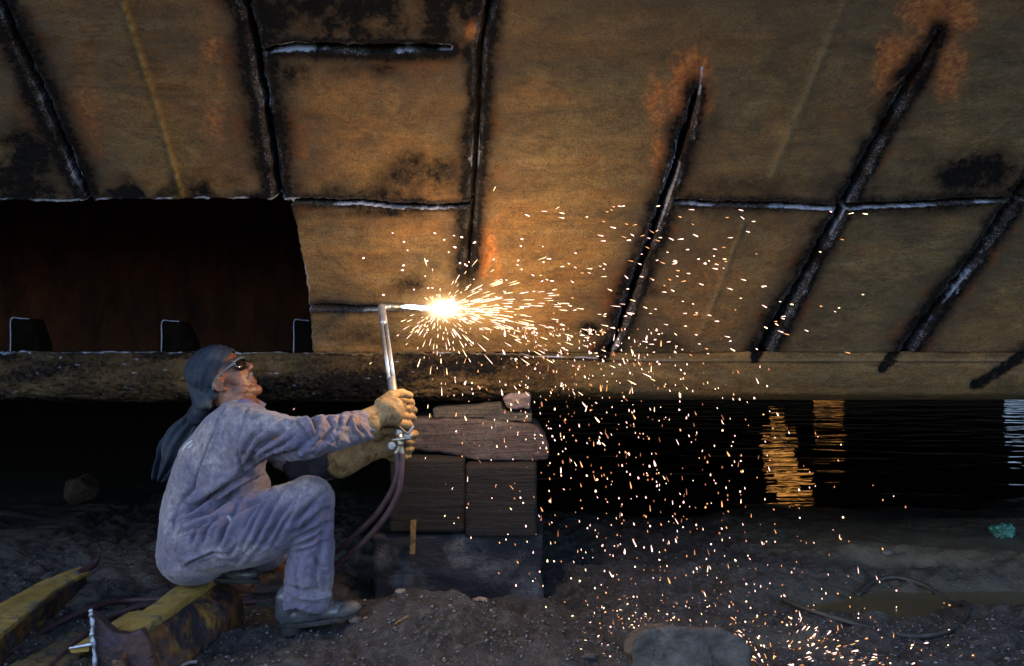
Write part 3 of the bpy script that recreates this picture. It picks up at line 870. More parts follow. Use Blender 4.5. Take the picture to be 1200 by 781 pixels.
rough_block('timber_block', pxx(436, DB), pxx(636, DB), DB, DB + 0.62, -0.06, pzz(627, DB), M_WOODB, 'wide scuffed grey timber block at the bottom of the prop stack', 'timber', GT, 0.014, 0.013, 3)
rough_block('timber_block', pxx(456, DB), pxx(545, DB), DB - 0.012, DB + 0.55, pzz(624, DB) , pzz(537, DB), M_WOODD, 'square dark timber block, left one of the middle pair, nearer the welder', 'timber', GT, 0.012, 0.008, 5)
rough_block('timber_block', pxx(547, DB), pxx(630, DB), DB - 0.03, DB + 0.52, pzz(630, DB) + 0.006, pzz(544, DB), M_WOODD, 'square dark timber block with round corners, right one of the middle pair', 'timber', GT, 0.012, 0.008, 7, rot=-0.02)
def slab(name, outline, d, depth, mat, label, cat, group=None, bev=0.006, jag=0.004, seed=0):
    """split timber: jagged outline at its real distance, pushed back to its real depth"""
    pts = [P(x, y, d) for x, y in outline]; pts.append(pts[0])
    out = []
    for i in range(len(pts) - 1):
        n = max(1, int((pts[i + 1] - pts[i]).length / 0.03))
        for k in range(n):
            p = pts[i].lerp(pts[i + 1], k / n)
            j = 0 if k == 0 else jag
            out.append(p + Vector((random.uniform(-j, j), 0, random.uniform(-j, j))))
    V, F = prism_geo(out, (0, depth, 0), 0)
    q, f, nn = remesh((V, F), 0.009, 3)
    q = q + nn * (0.006 * fbm(q[:, 0] * 12, q[:, 1] * 12, q[:, 2] * 30, seed, 4))[:, None]
    return tag(mesh_obj(name, q, f, mat), label, cat, group)
slab('timber_beam', [(468, 492), (560, 492), (620, 497), (632, 503), (643, 520), (643, 541), (560, 541), (520, 533), (476, 527)], DB + 0.05, 0.42, M_WOODR, 'long purplish split timber lying across the two middle blocks', 'timber', GT, seed=3)
slab('wooden_wedge', [(506, 479), (588, 472), (590, 482), (624, 484), (624, 496), (560, 491), (508, 491)], DB + 0.085, 0.34, M_WOODG, 'thin grey weathered plank wedged on the purplish timber', 'timber', GT, seed=5)
slab('wooden_chock', [(588, 467), (598, 461), (622, 461), (622, 481), (603, 481), (594, 479)], DB + 0.06, 0.2, M_WOODP, 'small pink painted wood chock squeezed up against the hull bottom', 'timber', GT, seed=6)
M_STICK = make_wood('ochre_wood', (0.16, 0.09, 0.03), (0.26, 0.16, 0.06), (0.12, 0.07, 0.03), 8, (3, 3, 0.5))
ol = [P(481, 611, DB - .07), P(487.5, 610, DB - .07), P(486, 650, DB - .075), P(480, 650, DB - .075)]
tag(mesh_obj('wooden_stick', *prism_geo(ol, (0, 0.018, 0), 0.002), M_STICK, smooth=False), 'short ochre wooden stick stuck upright against the timber blocks', 'stick')

# ================================================================== STEEL SECTIONS ON THE LEFT
M_YEL = make_plain('yellow_painted_flange', (0.17, 0.105, 0.020), (0.36, 0.245, 0.060), 9, 0.75, 0.6, 60, c3=(0.10, 0.08, 0.06))
def make_web_mat():
    m = Mat('orange_rusted_web')
    a = m.noise(12, 8, 0.78, m.coords((1, 0.9, 0.9)), 0.15); b = m.noise(7, 8, 0.78, m.coords((1, 1, 0.7)), 0.15); f = m.noise(70, 4, 0.7)
    col = m.mix(m.ramp(a, 0.48, 0.62), (0.016, 0.013, 0.018), (0.20, 0.080, 0.014))
    col = m.mix(m.ramp(b, 0.57, 0.67), col, (0.26, 0.16, 0.025))
    col = m.mix(m.ramp(m.noise(8.3, 7, 0.78, None, 0.15), 0.55, 0.64), col, (0.045, 0.045, 0.075))
    return m.set(col, 0.6, 0.0, m.bump(m.math('ADD', f, a), 0.6, 0.006), 0.5)
M_WEB = make_web_mat()
M_WEBD = make_plain('scorched_violet_steel', (0.012, 0.009, 0.013), (0.060, 0.024, 0.018), 18, 0.6, 1.0, 60, c3=(0.024, 0.022, 0.045), bdist=0.008)
M_PURP = make_plain('purple_scale_steel', (0.016, 0.010, 0.016), (0.060, 0.024, 0.026), 16, 0.6, 0.9, 60, c3=(0.022, 0.022, 0.042))

def noisy(geo, amp, seed, vox=0.008, sm=1, fr=34):
    q, f, nn = remesh(geo, vox, sm)
    return q + nn * (amp * fbm(q[:, 0] * fr, q[:, 1] * fr, q[:, 2] * fr, seed, 4))[:, None], f

girder = thing('steel_girder', 'short rusty girder with yellow top edge under the crouching welder', 'girder', (-1.12, 2.85, gz(-1.12, 2.85)), 'steel sections lying on the ground')
def gp(px, py, z):                      # a point of the photograph at a known height above the ground
    d = (CZ - z) / ((py - HY) / FP)
    return Vector(((px - HX) / FP * d, d, z))
ztop = 0.185
A = gp(127, 744, ztop); B = gp(161, 741, ztop); C_ = gp(262, 672, ztop); D_ = gp(228, 672, ztop)
mesh_obj('top_flange', *noisy(prism_geo([A, B, C_, D_], (0, 0, -0.028)), 0.0022, 201, 0.005), M_YEL, girder)
w0 = B + Vector((-0.008, 0.004, -0.02)); w1 = C_ + Vector((-0.006, 0, -0.02))
drop = Vector((0.035, 0, -0.21))
web = [w0, w1, w1 + Vector((0.075, 0.02, -0.06)), w1 + Vector((0.08, 0.02, -0.165)), w0 + drop + Vector((0.02, -0.1, 0)), w0 + Vector((0.0, -0.1, -0.03))]
mesh_obj('web', *noisy(prism_geo(web, (-0.028, 0, 0)), 0.003, 203, 0.005), M_WEB, girder)
dE = A.y - 0.02
endp = [P(106, 716, dE), P(118, 727, dE), P(134, 741, dE), P(150, 744, dE), P(166, 738, dE), P(176, 760, dE - .02), P(186, 812, dE - 0.03), P(110, 812, dE)]
ep = mesh_obj('end_plate', *noisy(prism_geo(endp, (0.0, 0.03, 0)), 0.004, 207, 0.005), M_WEBD, girder)
edge = catmull([P(106, 715, dE - .012), P(108, 735, dE - .012), P(109.5, 757, dE - .012), P(112, 812, dE - .012)], 10)
ev = [p + Vector((random.uniform(-.003, .003), 0, 0)) for p in edge]
mesh_obj('cut_edge', *tube_geo(ev, [0.003 + 0.004 * random.random() + 0.002 * (i / len(ev)) for i in range(len(ev))], 8), M_SLAG, ep)
mesh_obj('cut_edge', *tube_geo(catmull([P(81, 760, dE - .01), P(92, 758, dE - .012), P(109, 755, dE - .012)], 6), [0.003, .004, .004, .004, .005, .005, .005, .005, .005, .006, .006, .006, .006], 8), M_SLAG, ep)
lower = [P(80, 761, dE - .005), P(104, 758, dE - .005), P(104, 764, dE - .005), P(84, 766, dE - .005)]
mesh_obj('lower_flange', *prism_geo(lower, (0.0, 0.4, -0.02), 0.002), M_YEL, girder, smooth=False)

g2 = thing('steel_girder', 'rusty girder with yellow flange at the left edge, half sunk in mud', 'girder', (-1.75, 3.2, gz(-1.75, 3.2)), 'steel sections lying on the ground')
zt = 0.115
A = gp(-60, 740, zt); B = gp(-10, 752, zt); C_ = gp(106, 668, zt + 0.01); D_ = gp(97, 663, zt + 0.01)
mid1 = gp(66, 690, zt); mid2 = gp(52, 679, zt)
mesh_obj('top_flange', *noisy(prism_geo([A, B, mid1, C_, D_, mid2], (0, 0, -0.02)), 0.0022, 211, 0.005), M_YEL, g2)
off_ = Vector((-0.02, 0.01, -0.012))
mesh_obj('web', *noisy(prism_geo([B + off_, mid1 + off_, C_ + off_, C_ + off_ + Vector((0, 0, -0.05)), mid1 + Vector((0, 0, -0.10)), B + Vector((0, 0, -0.10))], (-0.03, 0.01, 0)), 0.003, 213, 0.005), M_WEB, g2)
mesh_obj('bent_tip', *noisy(join([caps_geo(C_ + Vector((-.03, -.04, -.005)), C_ + Vector((0.0, 0.03, 0.012)), 0.016, 0.014), caps_geo(C_ + Vector((0, .03, .012)), C_ + Vector((0.01, 0.05, 0.035)), 0.014, 0.008)]), 0.002, 215, 0.005), M_PURP, g2)

stub = [(274, 676), (300, 671), (338, 672), (345, 684), (332, 697), (276, 697)]
slab('steel_offcut', stub, 3.42, 0.22, M_WEB, 'ochre rusted steel offcut lying behind the welder\'s shin', 'scrap metal', seed=21)
pk = [gp(-30, 800, 0.03), gp(62, 800, 0.03), gp(122, 742, 0.03), gp(86, 740, 0.03)]
q, f = noisy(prism_geo(pk, (0, 0, -0.04)), 0.008, 217, 0.008)
tag(mesh_obj('scrap_plank', q, f, make_wood('ochre_dusty_board', (0.08, 0.06, 0.025), (0.17, 0.125, 0.05), (0.06, 0.05, 0.04), 7, (3, 0.4, 1))), 'flat dusty ochre board lying under the hoses', 'board')

# ================================================================== STONES, SCRAP, CABLE
def rock(name, c, axes, mat, label, cat, group=None, amp=0.18, seed=0, n=5, flat=None, fr=1.2, fac=5):
    bm = bmesh.new(); bmesh.ops.create_icosphere(bm, subdivisions=n, radius=1)
    q = np.array([v.co[:] for v in bm.verts]); F = [tuple(v.index for v in f.verts) for f in bm.faces]; bm.free()
    r_ = np.random.default_rng(seed)
    for _ in range(fac + 6):                               # broken facets
        nv = r_.normal(size=3); nv /= np.linalg.norm(nv); h = r_.uniform(0.62, 0.9)
        e = q @ nv - h
        q = q - np.clip(e, 0, None)[:, None] * nv * 0.92
    q = q * (1 + amp * fbm(q[:, 0] * fr * 1.5, q[:, 1] * fr * 1.5, q[:, 2] * fr * 1.5, seed, 4) + 0.05 * fbm(q[:, 0] * 9, q[:, 1] * 9, q[:, 2] * 9, seed + 3, 3))[:, None]
    q = q * np.array(axes) + np.array(c)
    return tag(mesh_obj(name, q, F, mat), label, cat, group)
M_ROCK = make_plain('rough_grey_concrete', (0.040, 0.036, 0.034), (0.125, 0.112, 0.100), 9, 0.85, 1.0, 45, c3=(0.030, 0.027, 0.027), bdist=0.01)
M_ROCKR = make_plain('reddish_stone', (0.012, 0.007, 0.006), (0.035, 0.017, 0.013), 7, 0.85, 0.7, 40)
M_PEB = make_plain('pale_pebble_stone', (0.10, 0.095, 0.09), (0.22, 0.20, 0.185), 14, 0.8, 0.6, 60)
ol = [(742, 752), (756, 738), (786, 733), (815, 738), (842, 737), (866, 746), (877, 762), (879, 830), (742, 830)]
q, f, nn = remesh(prism_geo([P(x, y, 2.66) for x, y in ol], (0.01, 0.22, -0.085)), 0.008, 6)
q = q + nn * (0.026 * fbm(q[:, 0] * 9, q[:, 1] * 9, q[:, 2] * 9, 301, 5) + 0.010 * np.abs(fbm(q[:, 0] * 22, q[:, 1] * 22, q[:, 2] * 22, 303, 4)) + 0.006 * fbm(q[:, 0] * 45, q[:, 1] * 45, q[:, 2] * 45, 302, 3))[:, None]
tag(mesh_obj('concrete_chunk', q, f, M_ROCK), 'broken grey concrete chunk in the foreground among fallen sparks', 'rubble')
x, d = pxx(94, 5.4), 5.4
rock('stone', (x, d, gz(x, d) + 0.10), (0.115, 0.10, 0.105), M_ROCKR, 'round reddish stone in the dark under the hull', 'stone', 'stones on the mud', seed=4)
M_GREEN = make_plain('crumpled_teal_plastic', (0.015, 0.075, 0.062), (0.05, 0.20, 0.165), 25, 0.45, 0.6, 60)
x, d = pxx(1176, 4.3), 4.3
rock('plastic_scrap', (x, d, gz(x, d) + 0.02), (0.058, 0.05, 0.04), M_GREEN, 'crumpled teal plastic scrap on the mud bank', 'litter', amp=0.9, seed=12, fr=2.2)
STONES = [(401, 686, 3.3, 0.033, 'pale flat stone on the ground right of the trouser hem'), (470, 708, 3.16, 0.02, 'small pale stone on the mound left of the grey timber'), (563, 700, 3.18, 0.024, 'pale stone on the crest of the mound by the grey timber'),
          (416, 721, 3.0, 0.022, 'small grey stone just beyond the boot toe'), (1040, 640, 4.05, 0.03, 'dark lump on the ledge of the mud bank'), (690, 745, 2.75, 0.02, 'small stone left of the concrete chunk')]
for k, (px, py, d, r_, lb) in enumerate(STONES):
    x = pxx(px, d)
    rock('stone', (x, d, gz(x, d) + r_ * 0.25), (r_ * 1.25, r_, r_ * 0.62), M_PEB if k in (0, 1, 2) else M_ROCK, lb, 'stone', 'stones on the mud', seed=40 + k, n=4)
# loose grit covering the ground: nobody could count it
V, F = [], []
bm = bmesh.new(); bmesh.ops.create_icosphere(bm, subdivisions=1, radius=1)
iv = np.array([v.co[:] for v in bm.verts]); iff = [tuple(v.index for v in f.verts) for f in bm.faces]; bm.free()
allV, allF = [], []
n = 0
for k in range(8000):
    d = rng.uniform(2.4, 4.4) if k % 3 == 0 else rng.uniform(2.4, 3.3)
    px = rng.uniform(-60, 1260); x = pxx(px, d)
    if x > 1.1 and d > 3.9: continue
    r_ = 0.0022 + 0.0075 * rng.random() ** 4
    q = iv * (1 + 0.35 * rng.normal(size=(len(iv), 1))) * np.array([1, 1, 0.7]) * r_
    allV.append(q + np.array([x, d, 0])); allF.append(np.array(iff) + n); n += len(iv)
AV = np.concatenate(allV)
cen = AV.reshape(-1, len(iv), 3)[:, :, :2].mean(1)
hz = ground_h(cen[:, 0], cen[:, 1])
AV = AV + np.repeat(np.stack([0 * hz, 0 * hz, hz + 0.001], 1), len(iv), 0)
M_GRIT = make_plain('slag_grit', (0.02, 0.02, 0.022), (0.09, 0.09, 0.10), 30, 0.28, 0.3, 80, spec=0.9)
tag(mesh_obj('slag_grit', AV, np.concatenate(allF), M_GRIT, smooth=False), kind='stuff', label='dark slag grit scattered over the ground', cat='grit')
# bent offcut wire by the girder, rod on the mound
M_WIRE = make_plain('grey_offcut_wire', (0.16, 0.15, 0.15), (0.30, 0.29, 0.29), 20, 0.5, 0.3, 60)
pts = [(208, 780, 2.72), (214, 773, 2.74), (222, 769, 2.77), (231, 767, 2.78)]
tag(mesh_obj('wire_offcut', *tube_geo(catmull([Vector((pxx(a, d), d, gz(pxx(a, d), d) + 0.012)) for a, b, d in pts], 6), 0.006, 8), M_WIRE), 'short bent grey wire offcut on the grit in front of the girder', 'wire')
pts = [(463, 733, 2.93), (470, 731, 2.945), (478, 730, 2.95)]
tag(mesh_obj('rod_offcut', *tube_geo(catmull([Vector((pxx(a, d), d, gz(pxx(a, d), d) + 0.010)) for a, b, d in pts], 4), 0.0055, 8), M_STICK), 'tan curved rod offcut on the slag mound right of the boot', 'scrap metal')
M_CABLE = make_plain('muddy_black_cable', (0.020, 0.019, 0.018), (0.050, 0.047, 0.042), 20, 0.55, 0.4, 60)
loop = [(918, 712), (950, 726), (1000, 736), (1060, 742), (1105, 742), (1130, 728), (1131, 710), (1115, 696), (1085, 683), (1050, 677), (1020, 680), (1005, 690)]
pts = []
for a, b in loop:
    d = CZ / ((b - HY) / FP); x = pxx(a, d)
    pts.append(Vector((x, d, gz(x, d) + 0.012)))
tag(mesh_obj('cable_loop', *tube_geo(catmull(pts, 8), 0.011, 8), M_CABLE), 'muddy dark cable looped around the puddle on the right', 'cable')

# ================================================================== THE WELDER
def make_cloth():
    m = Mat('faded_lavender_coverall')
    dust, wear, heat, _a = m.attr('cloth'); stain = _a
    n1 = m.noise(14, 5, 0.65); n2 = m.noise(45, 4, 0.7); w = m.noise(420, 2, 0.6, m.coords((1, 1, 1)))
    base = m.mix(m.ramp(n1, 0.35, 0.68), (0.082, 0.078, 0.142), (0.130, 0.122, 0.198))
    dcol = m.mix(m.ramp(n2, 0.35, 0.7), (0.25, 0.225, 0.235), (0.47, 0.43, 0.42))
    col = m.mix(m.math('MULTIPLY', dust, m.ramp(m.math('ADD', m.math('MULTIPLY', n1, 0.6), m.math('MULTIPLY', n2, 0.4)), 0.32, 0.6), True), base, dcol)
    col = m.mix(m.math('MULTIPLY', heat, m.ramp(n2, 0.3, 0.6), True), col, (0.24, 0.13, 0.09))
    col = m.mix(m.math('MULTIPLY', wear, 0.8, True), col, (0.05, 0.048, 0.075))
    burn = m.noise(75, 3, 0.6)
    col = m.mix(m.math('MULTIPLY', m.ramp(burn, 0.66, 0.70), 0.7), col, (0.035, 0.028, 0.03))
    grease = m.noise(7, 6, 0.72)
    col = m.mix(m.math('MULTIPLY', m.ramp(grease, 0.56, 0.72), 0.55), col, (0.055, 0.050, 0.072))
    col = m.mix(stain, col, (0.58, 0.58, 0.60))
    nb = m.bump(m.math('ADD', m.math('MULTIPLY', n2, 0.9), m.math('MULTIPLY', w, 0.5)), 0.45, 0.003)
    m.b.inputs['Sheen Weight'].default_value = 0.15
    return m.set(col, 0.88, 0.0, nb, 0.2)
M_CLOTH = make_cloth()
def make_skin():
    m = Mat('tanned_skin')
    n1 = m.noise(28, 4, 0.6); n2 = m.noise(160, 3, 0.6)
    col = m.mix(m.ramp(n1, 0.35, 0.68), (0.105, 0.042, 0.024), (0.25, 0.108, 0.064))
    m.b.inputs['Subsurface Weight'].default_value = 0.08
    m.b.inputs['Subsurface Radius'].default_value = (0.02, 0.008, 0.004)
    return m.set(col, 0.42, 0.0, m.bump(m.math('ADD', n2, n1), 0.5, 0.003), 0.5)
M_SKIN = make_skin()
M_SCARF = make_plain('dark_slate_scarf', (0.010, 0.016, 0.030), (0.034, 0.046, 0.068), 9, 0.85, 0.4, 160, c3=(0.050, 0.056, 0.068), spec=0.2)
M_GLOVE = make_plain('tan_leather_glove', (0.17, 0.105, 0.045), (0.36, 0.245, 0.120), 22, 0.75, 0.6, 90, c3=(0.09, 0.055, 0.026), spec=0.3)
M_BOOT = make_plain('scuffed_black_leather', (0.026, 0.030, 0.038), (0.095, 0.103, 0.120), 14, 0.25, 0.4, 60, spec=0.6)
M_BOOTD = make_plain('dusty_boot_leather', (0.04, 0.038, 0.038), (0.10, 0.095, 0.095), 22, 0.8, 0.5, 60, c3=(0.02, 0.02, 0.024))
M_SOLE = make_plain('black_rubber', (0.012, 0.012, 0.013), (0.03, 0.03, 0.032), 25, 0.6, 0.5, 60)
M_FRAMEB = make_plain('steel_blue_plastic', (0.07, 0.10, 0.13), (0.11, 0.15, 0.19), 20, 0.25, 0.05, 60, spec=0.7)
M_LENS = make_plain('black_glass', (0.004, 0.004, 0.005), (0.006, 0.006, 0.008), 20, 0.06, 0.0, 60, spec=0.7)
M_HAIR = make_plain('grey_hair', (0.07, 0.065, 0.06), (0.20, 0.19, 0.185), 90, 0.6, 0.6, 220)
M_COLLAR = make_plain('violet_collar_lining', (0.11, 0.10, 0.20), (0.17, 0.155, 0.27), 18, 0.85, 0.3, 150, spec=0.2)
M_DCLOTH = make_plain('dark_navy_cloth', (0.020, 0.024, 0.040), (0.045, 0.050, 0.072), 16, 0.85, 0.4, 150, spec=0.2)

person = thing('person', 'person in a dusty lavender coverall crouching with a cutting torch, dark headscarf and sunglasses', 'person', tuple(P(300, 690, 3.08)))

# joints: (photo x, photo y, distance)
RS, RE, RW = P(292, 510, 2.95), P(360, 515, 2.78), P(427, 499, 2.94)
LS, LE, LW = P(300, 508, 3.28), P(368, 549, 3.30), P(404, 541, 3.16)
RH, RK, RA = P(238, 626, 3.03), P(362, 587, 2.98), P(361, 708, 3.03)
LH, LK, LA = P(240, 634, 3.20), P(312, 642, 3.40), P(238, 668, 3.24)
SP = [(P(236, 630, 3.12), 0.150, 0.172), (P(241, 592, 3.12), 0.152, 0.168), (P(259, 547, 3.12), 0.158, 0.185), (P(276, 512, 3.12), 0.128, 0.195), (P(284, 487, 3.12), 0.082, 0.150)]
def spine(k, cap=True):
    g = []
    for i in range(len(SP) - 1):
        (a, ra, la), (b, rb, lb) = SP[i], SP[i + 1]
        for s in np.linspace(0, 1, 6):
            c = a.lerp(b, s); r_ = (ra + (rb - ra) * s) * k; l_ = (la + (lb - la) * s) * k
            t = (b - a).normalized(); w = Vector((0, 1, 0)).cross(t).normalized()
            g.append(ellip_geo(c, (w * r_, Vector((0, 1, 0)) * l_, t * r_ * 0.8), 20, 12))
    return g
thigh_mid = P(303, 621, 3.0)
def limbs(k):
    c = caps_geo
    g = [c(RS, RE, 0.092 * k, 0.068 * k), c(RE, RW, 0.066 * k, 0.052 * k), c(RS, P(282, 530, 2.98), 0.088 * k, 0.095 * k),
         c(LS, LE, 0.085 * k, 0.066 * k), c(LE, LW, 0.064 * k, 0.050 * k),
         c(RH, thigh_mid, 0.150 * k, 0.122 * k), c(thigh_mid, RK, 0.122 * k, 0.090 * k), c(RK, P(365, 640, 3.0), 0.088 * k, 0.074 * k),
         c(LH, LK, 0.140 * k, 0.090 * k), c(LK, LA, 0.085 * k, 0.066 * k), c(P(276, 500, 3.12), P(292, 498, 3.0), 0.075 * k, 0.08 * k), c(P(276, 500, 3.12), P(292, 500, 3.22), 0.075 * k, 0.08 * k)]
    return g

# ---- body: one continuous skin surface from head to ankles
HO = P(262, 447, 3.12); pit = R(33); yaw = R(6)
Fv = Vector((math.cos(pit) * math.cos(yaw), math.cos(pit) * math.sin(yaw), math.sin(pit)))
Lv = Vector((-math.sin(yaw), math.cos(yaw), 0)); Uv = Fv.cross(Lv)
def H(f, u, l=0.0): return HO + Fv * f + Uv * u + Lv * l
def HE(c, rf, ru, rl, seg=24, rings=16): return ellip_geo(H(*c), (Fv * rf, Lv * rl, Uv * ru), seg, rings)
HC = lambda a, b, ra, rb: caps_geo(H(*a), H(*b), ra, rb, 1.0, 12)
head = [HE((-0.002, 0.046, 0), 0.090, 0.080, 0.072), HE((0.045, -0.015, 0), 0.050, 0.085, 0.056), HE((0.046, -0.080, 0), 0.046, 0.034, 0.048),
        HC((0.088, 0.028, 0), (0.107, -0.004, 0), 0.0085, 0.0125), HE((0.100, -0.012, 0.012), 0.010, 0.008, 0.009), HE((0.100, -0.012, -0.012), 0.010, 0.008, 0.009), HC((0.107, -0.004, 0), (0.110, -0.010, 0), 0.012, 0.010),
        HE((0.078, 0.040, 0), 0.014, 0.011, 0.046), HE((0.062, -0.008, 0.036), 0.024, 0.022, 0.018), HE((0.062, -0.008, -0.036), 0.024, 0.022, 0.018),
        HC((0.088, -0.043, 0.018), (0.088, -0.043, -0.018), 0.009, 0.009), HC((0.089, -0.060, 0.014), (0.089, -0.060, -0.014), 0.009, 0.009),
        HE((0.080, -0.092, 0), 0.021, 0.020, 0.024), HE((0.030, -0.066, -0.045), 0.040, 0.024, 0.014), HE((0.030, -0.066, 0.045), 0.040, 0.024, 0.014),
        caps_geo(H(-0.012, -0.045), P(283, 484, 3.12), 0.060, 0.064), caps_geo(H(0.012, -0.06), P(290, 482, 3.10), 0.045, 0.055)]
ear = []
for sgn in (1, -1):
    for k in range(14):
        a0, a1 = -2.2 + k * 4.4 / 14, -2.2 + (k + 1) * 4.4 / 14
        pt = lambda a: (-0.006 - 0.017 * math.cos(a) , 0.000 + 0.028 * math.sin(a) - 0.004, sgn * (0.071 + 0.010 * math.cos(a) ** 2))
        ear.append(HC(pt(a0), pt(a1), 0.0048, 0.0048))
    ear.append(HE((-0.006, -0.004, sgn * 0.068), 0.015, 0.024, 0.008)); ear.append(HE((0.004, -0.030, sgn * 0.068), 0.008, 0.009, 0.006)); ear.append(HE((0.010, -0.003, sgn * 0.068), 0.006, 0.009, 0.006))
hands_in = [caps_geo(RW, P(458, 485, 2.99), 0.036, 0.030), caps_geo(LW, P(452, 524, 3.10), 0.034, 0.030), caps_geo(P(361, 700, 3.03), P(363, 716, 3.03), 0.045, 0.04), caps_geo(P(365, 640, 3.0), RA, 0.052, 0.046),
            caps_geo(RA + Vector((0, 0, -.01)), P(400, 722, 3.03), 0.036, 0.028), caps_geo(LA, P(290, 684, 3.24), 0.036, 0.028)]
bodyg = join(head + ear + spine(0.74) + limbs(0.72) + hands_in)
q, f, nn = remesh(bodyg, 0.0042, 2)
mesh_obj('body', q, f, M_SKIN, person)

# ---- coverall
hem = P(359, 704, 3.03)
cover = spine(1.0) + limbs(1.0) + [caps_geo(P(366, 636, 3.0), P(362, 668, 3.01), 0.076, 0.088), caps_geo(P(362, 668, 3.01), hem, 0.088, 0.088),
        ellip_geo(P(228, 648, 3.04), (Vector((0.13, 0, 0)), Vector((0, 0.13, 0)), Vector((0, 0, 0.115)))), ellip_geo(P(228, 648, 3.19), (Vector((0.12, 0, 0)), Vector((0, 0.12, 0)), Vector((0, 0, 0.11)))),
        ellip_geo(P(287, 573, 3.10), (Vector((0.085, 0, 0.02)), Vector((0, 0.15, 0)), Vector((-0.02, 0, 0.085)))),
        caps_geo(P(268, 545, 3.02), P(272, 520, 2.99), 0.125, 0.10)]
q, f, nn = remesh(join(cover), 0.0044, 12)
# cut the trouser leg open at the hem and the sleeves at the cuff, as cloth ends there
q = np.array(q)
X = q[:, 0] / q[:, 1] * FP + HX; Y = HY - (q[:, 2] - CZ) / q[:, 1] * FP     # where each point sits in the side view
front = sstep(0.35, -0.35, nn[:, 1])
disp = 0.006 * fbm(q[:, 0] * 9, q[:, 1] * 9, q[:, 2] * 9, 501, 3)
# soft pulled-cloth ridges running along each limb
def ridges(a, b, freq, amp, reach, seed, tw=0.0, along=0.35):
    a, b = np.array(a), np.array(b); t = b - a; L = np.linalg.norm(t); t = t / L
    r_ = q - a; s = np.clip(r_ @ t, 0, L); rad = r_ - np.outer(r_ @ t, t); dist = np.linalg.norm(r_ - np.outer(s, t), axis=1)
    u = np.array([0, 1.0, 0]); u = u - t * (u @ t); u /= np.linalg.norm(u); w = np.cross(t, u)
    ang = np.arctan2(rad @ u, rad @ w)
    n_ = fbm(s * freq + tw * ang, np.cos(ang) * freq * along * 0.1 + 3, np.sin(ang) * freq * along * 0.1, seed, 3)
    n_ = (1 - np.abs(n_) * 2.6) - 0.45
    return amp * n_ * sstep(reach, reach * 0.6, dist)
disp = disp + ridges(RE, RW, 26, 0.0075, 0.12, 511, 0.9) + ridges(RS, RE, 16, 0.006, 0.13, 512, 1.4) + ridges(LE, LW, 24, 0.006, 0.11, 513, 0.8)
disp = disp + ridges(P(366, 600, 3.0), P(360, 704, 3.03), 15, 0.0060, 0.13, 514, 1.3) + ridges(thigh_mid, RK, 11, 0.0042, 0.15, 515, 1.6)
CREASES = [  # photo polyline, half width in px, depth in mm (negative cuts in)
    ([(264, 478), (250, 508), (236, 542), (227, 575)], 1.7, -7), ([(291, 480), (284, 505), (282, 535), (285, 552)], 2.2, -5),
    ([(283, 547), (300, 528), (318, 512), (338, 498)], 4.5, -13), ([(288, 554), (312, 540), (345, 528), (362, 514)], 5, -10), ([(283, 535), (296, 514), (314, 496)], 4, -10), ([(287, 545), (330, 520), (350, 505)], 3, -8),
    ([(345, 486), (356, 498), (364, 514)], 3.5, -10), ([(362, 483), (370, 495), (371, 506)], 3.5, -12), ([(352, 482), (360, 481), (368, 488)], 3, 8), ([(384, 487), (392, 500), (382, 515), (370, 525)], 3, -10), ([(400, 486), (398, 500), (390, 512)], 2.5, -8), ([(412, 487), (407, 500)], 2.5, -6),
    ([(208, 606), (233, 590), (262, 570), (290, 553)], 4, -13), ([(214, 611), (246, 597), (272, 577), (300, 560)], 3.5, -12), ([(229, 572), (216, 588), (207, 606), (203, 625)], 3.5, -11), ([(222, 600), (250, 580), (280, 560)], 2.5, -7),
    ([(268, 612), (262, 627), (257, 640)], 3, -13), ([(256, 606), (243, 620), (238, 640)], 3, -10), ([(246, 608), (230, 622), (226, 640)], 2.5, -7), ([(283, 588), (275, 600), (268, 612)], 4, -14), ([(276, 603), (290, 590), (318, 577)], 3.5, -12), ([(300, 560), (312, 556), (316, 545)], 3, -7),
    ([(205, 628), (240, 612), (268, 602)], 2.2, -4), ([(206, 634), (240, 618), (266, 608)], 1.5, 3),
    ([(218, 663), (235, 655), (250, 648)], 1.8, -9), ([(250, 648), (268, 650), (275, 640)], 2.5, -6),
    ([(318, 578), (302, 604), (288, 632), (282, 652)], 3, -7), ([(333, 575), (316, 604), (300, 634), (280, 660)], 3, -8), ([(306, 588), (292, 606), (285, 622)], 2.6, -6), ([(348, 583), (330, 606), (312, 636), (290, 660)], 3.5, -8), ([(345, 600), (333, 616), (320, 640)], 3, -9),
    ([(344, 612), (362, 594), (376, 580)], 3.4, -9), ([(343, 624), (360, 612), (382, 596)], 3, -9), ([(343, 632), (362, 622), (386, 612)], 2.6, -8), ([(344, 641), (358, 636), (376, 626)], 2.4, -7), ([(344, 648), (360, 644), (380, 634)], 2.3, -6), ([(346, 618), (356, 603), (366, 592)], 2.5, 5),
    ([(386, 600), (376, 640), (372, 680), (374, 704)], 4.5, -8), ([(352, 652), (346, 676), (352, 696)], 4, -6), ([(366, 650), (378, 664), (384, 690)], 4, -6), ([(334, 690), (352, 700), (372, 700), (390, 694)], 3, 6), ([(332, 686), (350, 692), (368, 690)], 2.5, -6),
]
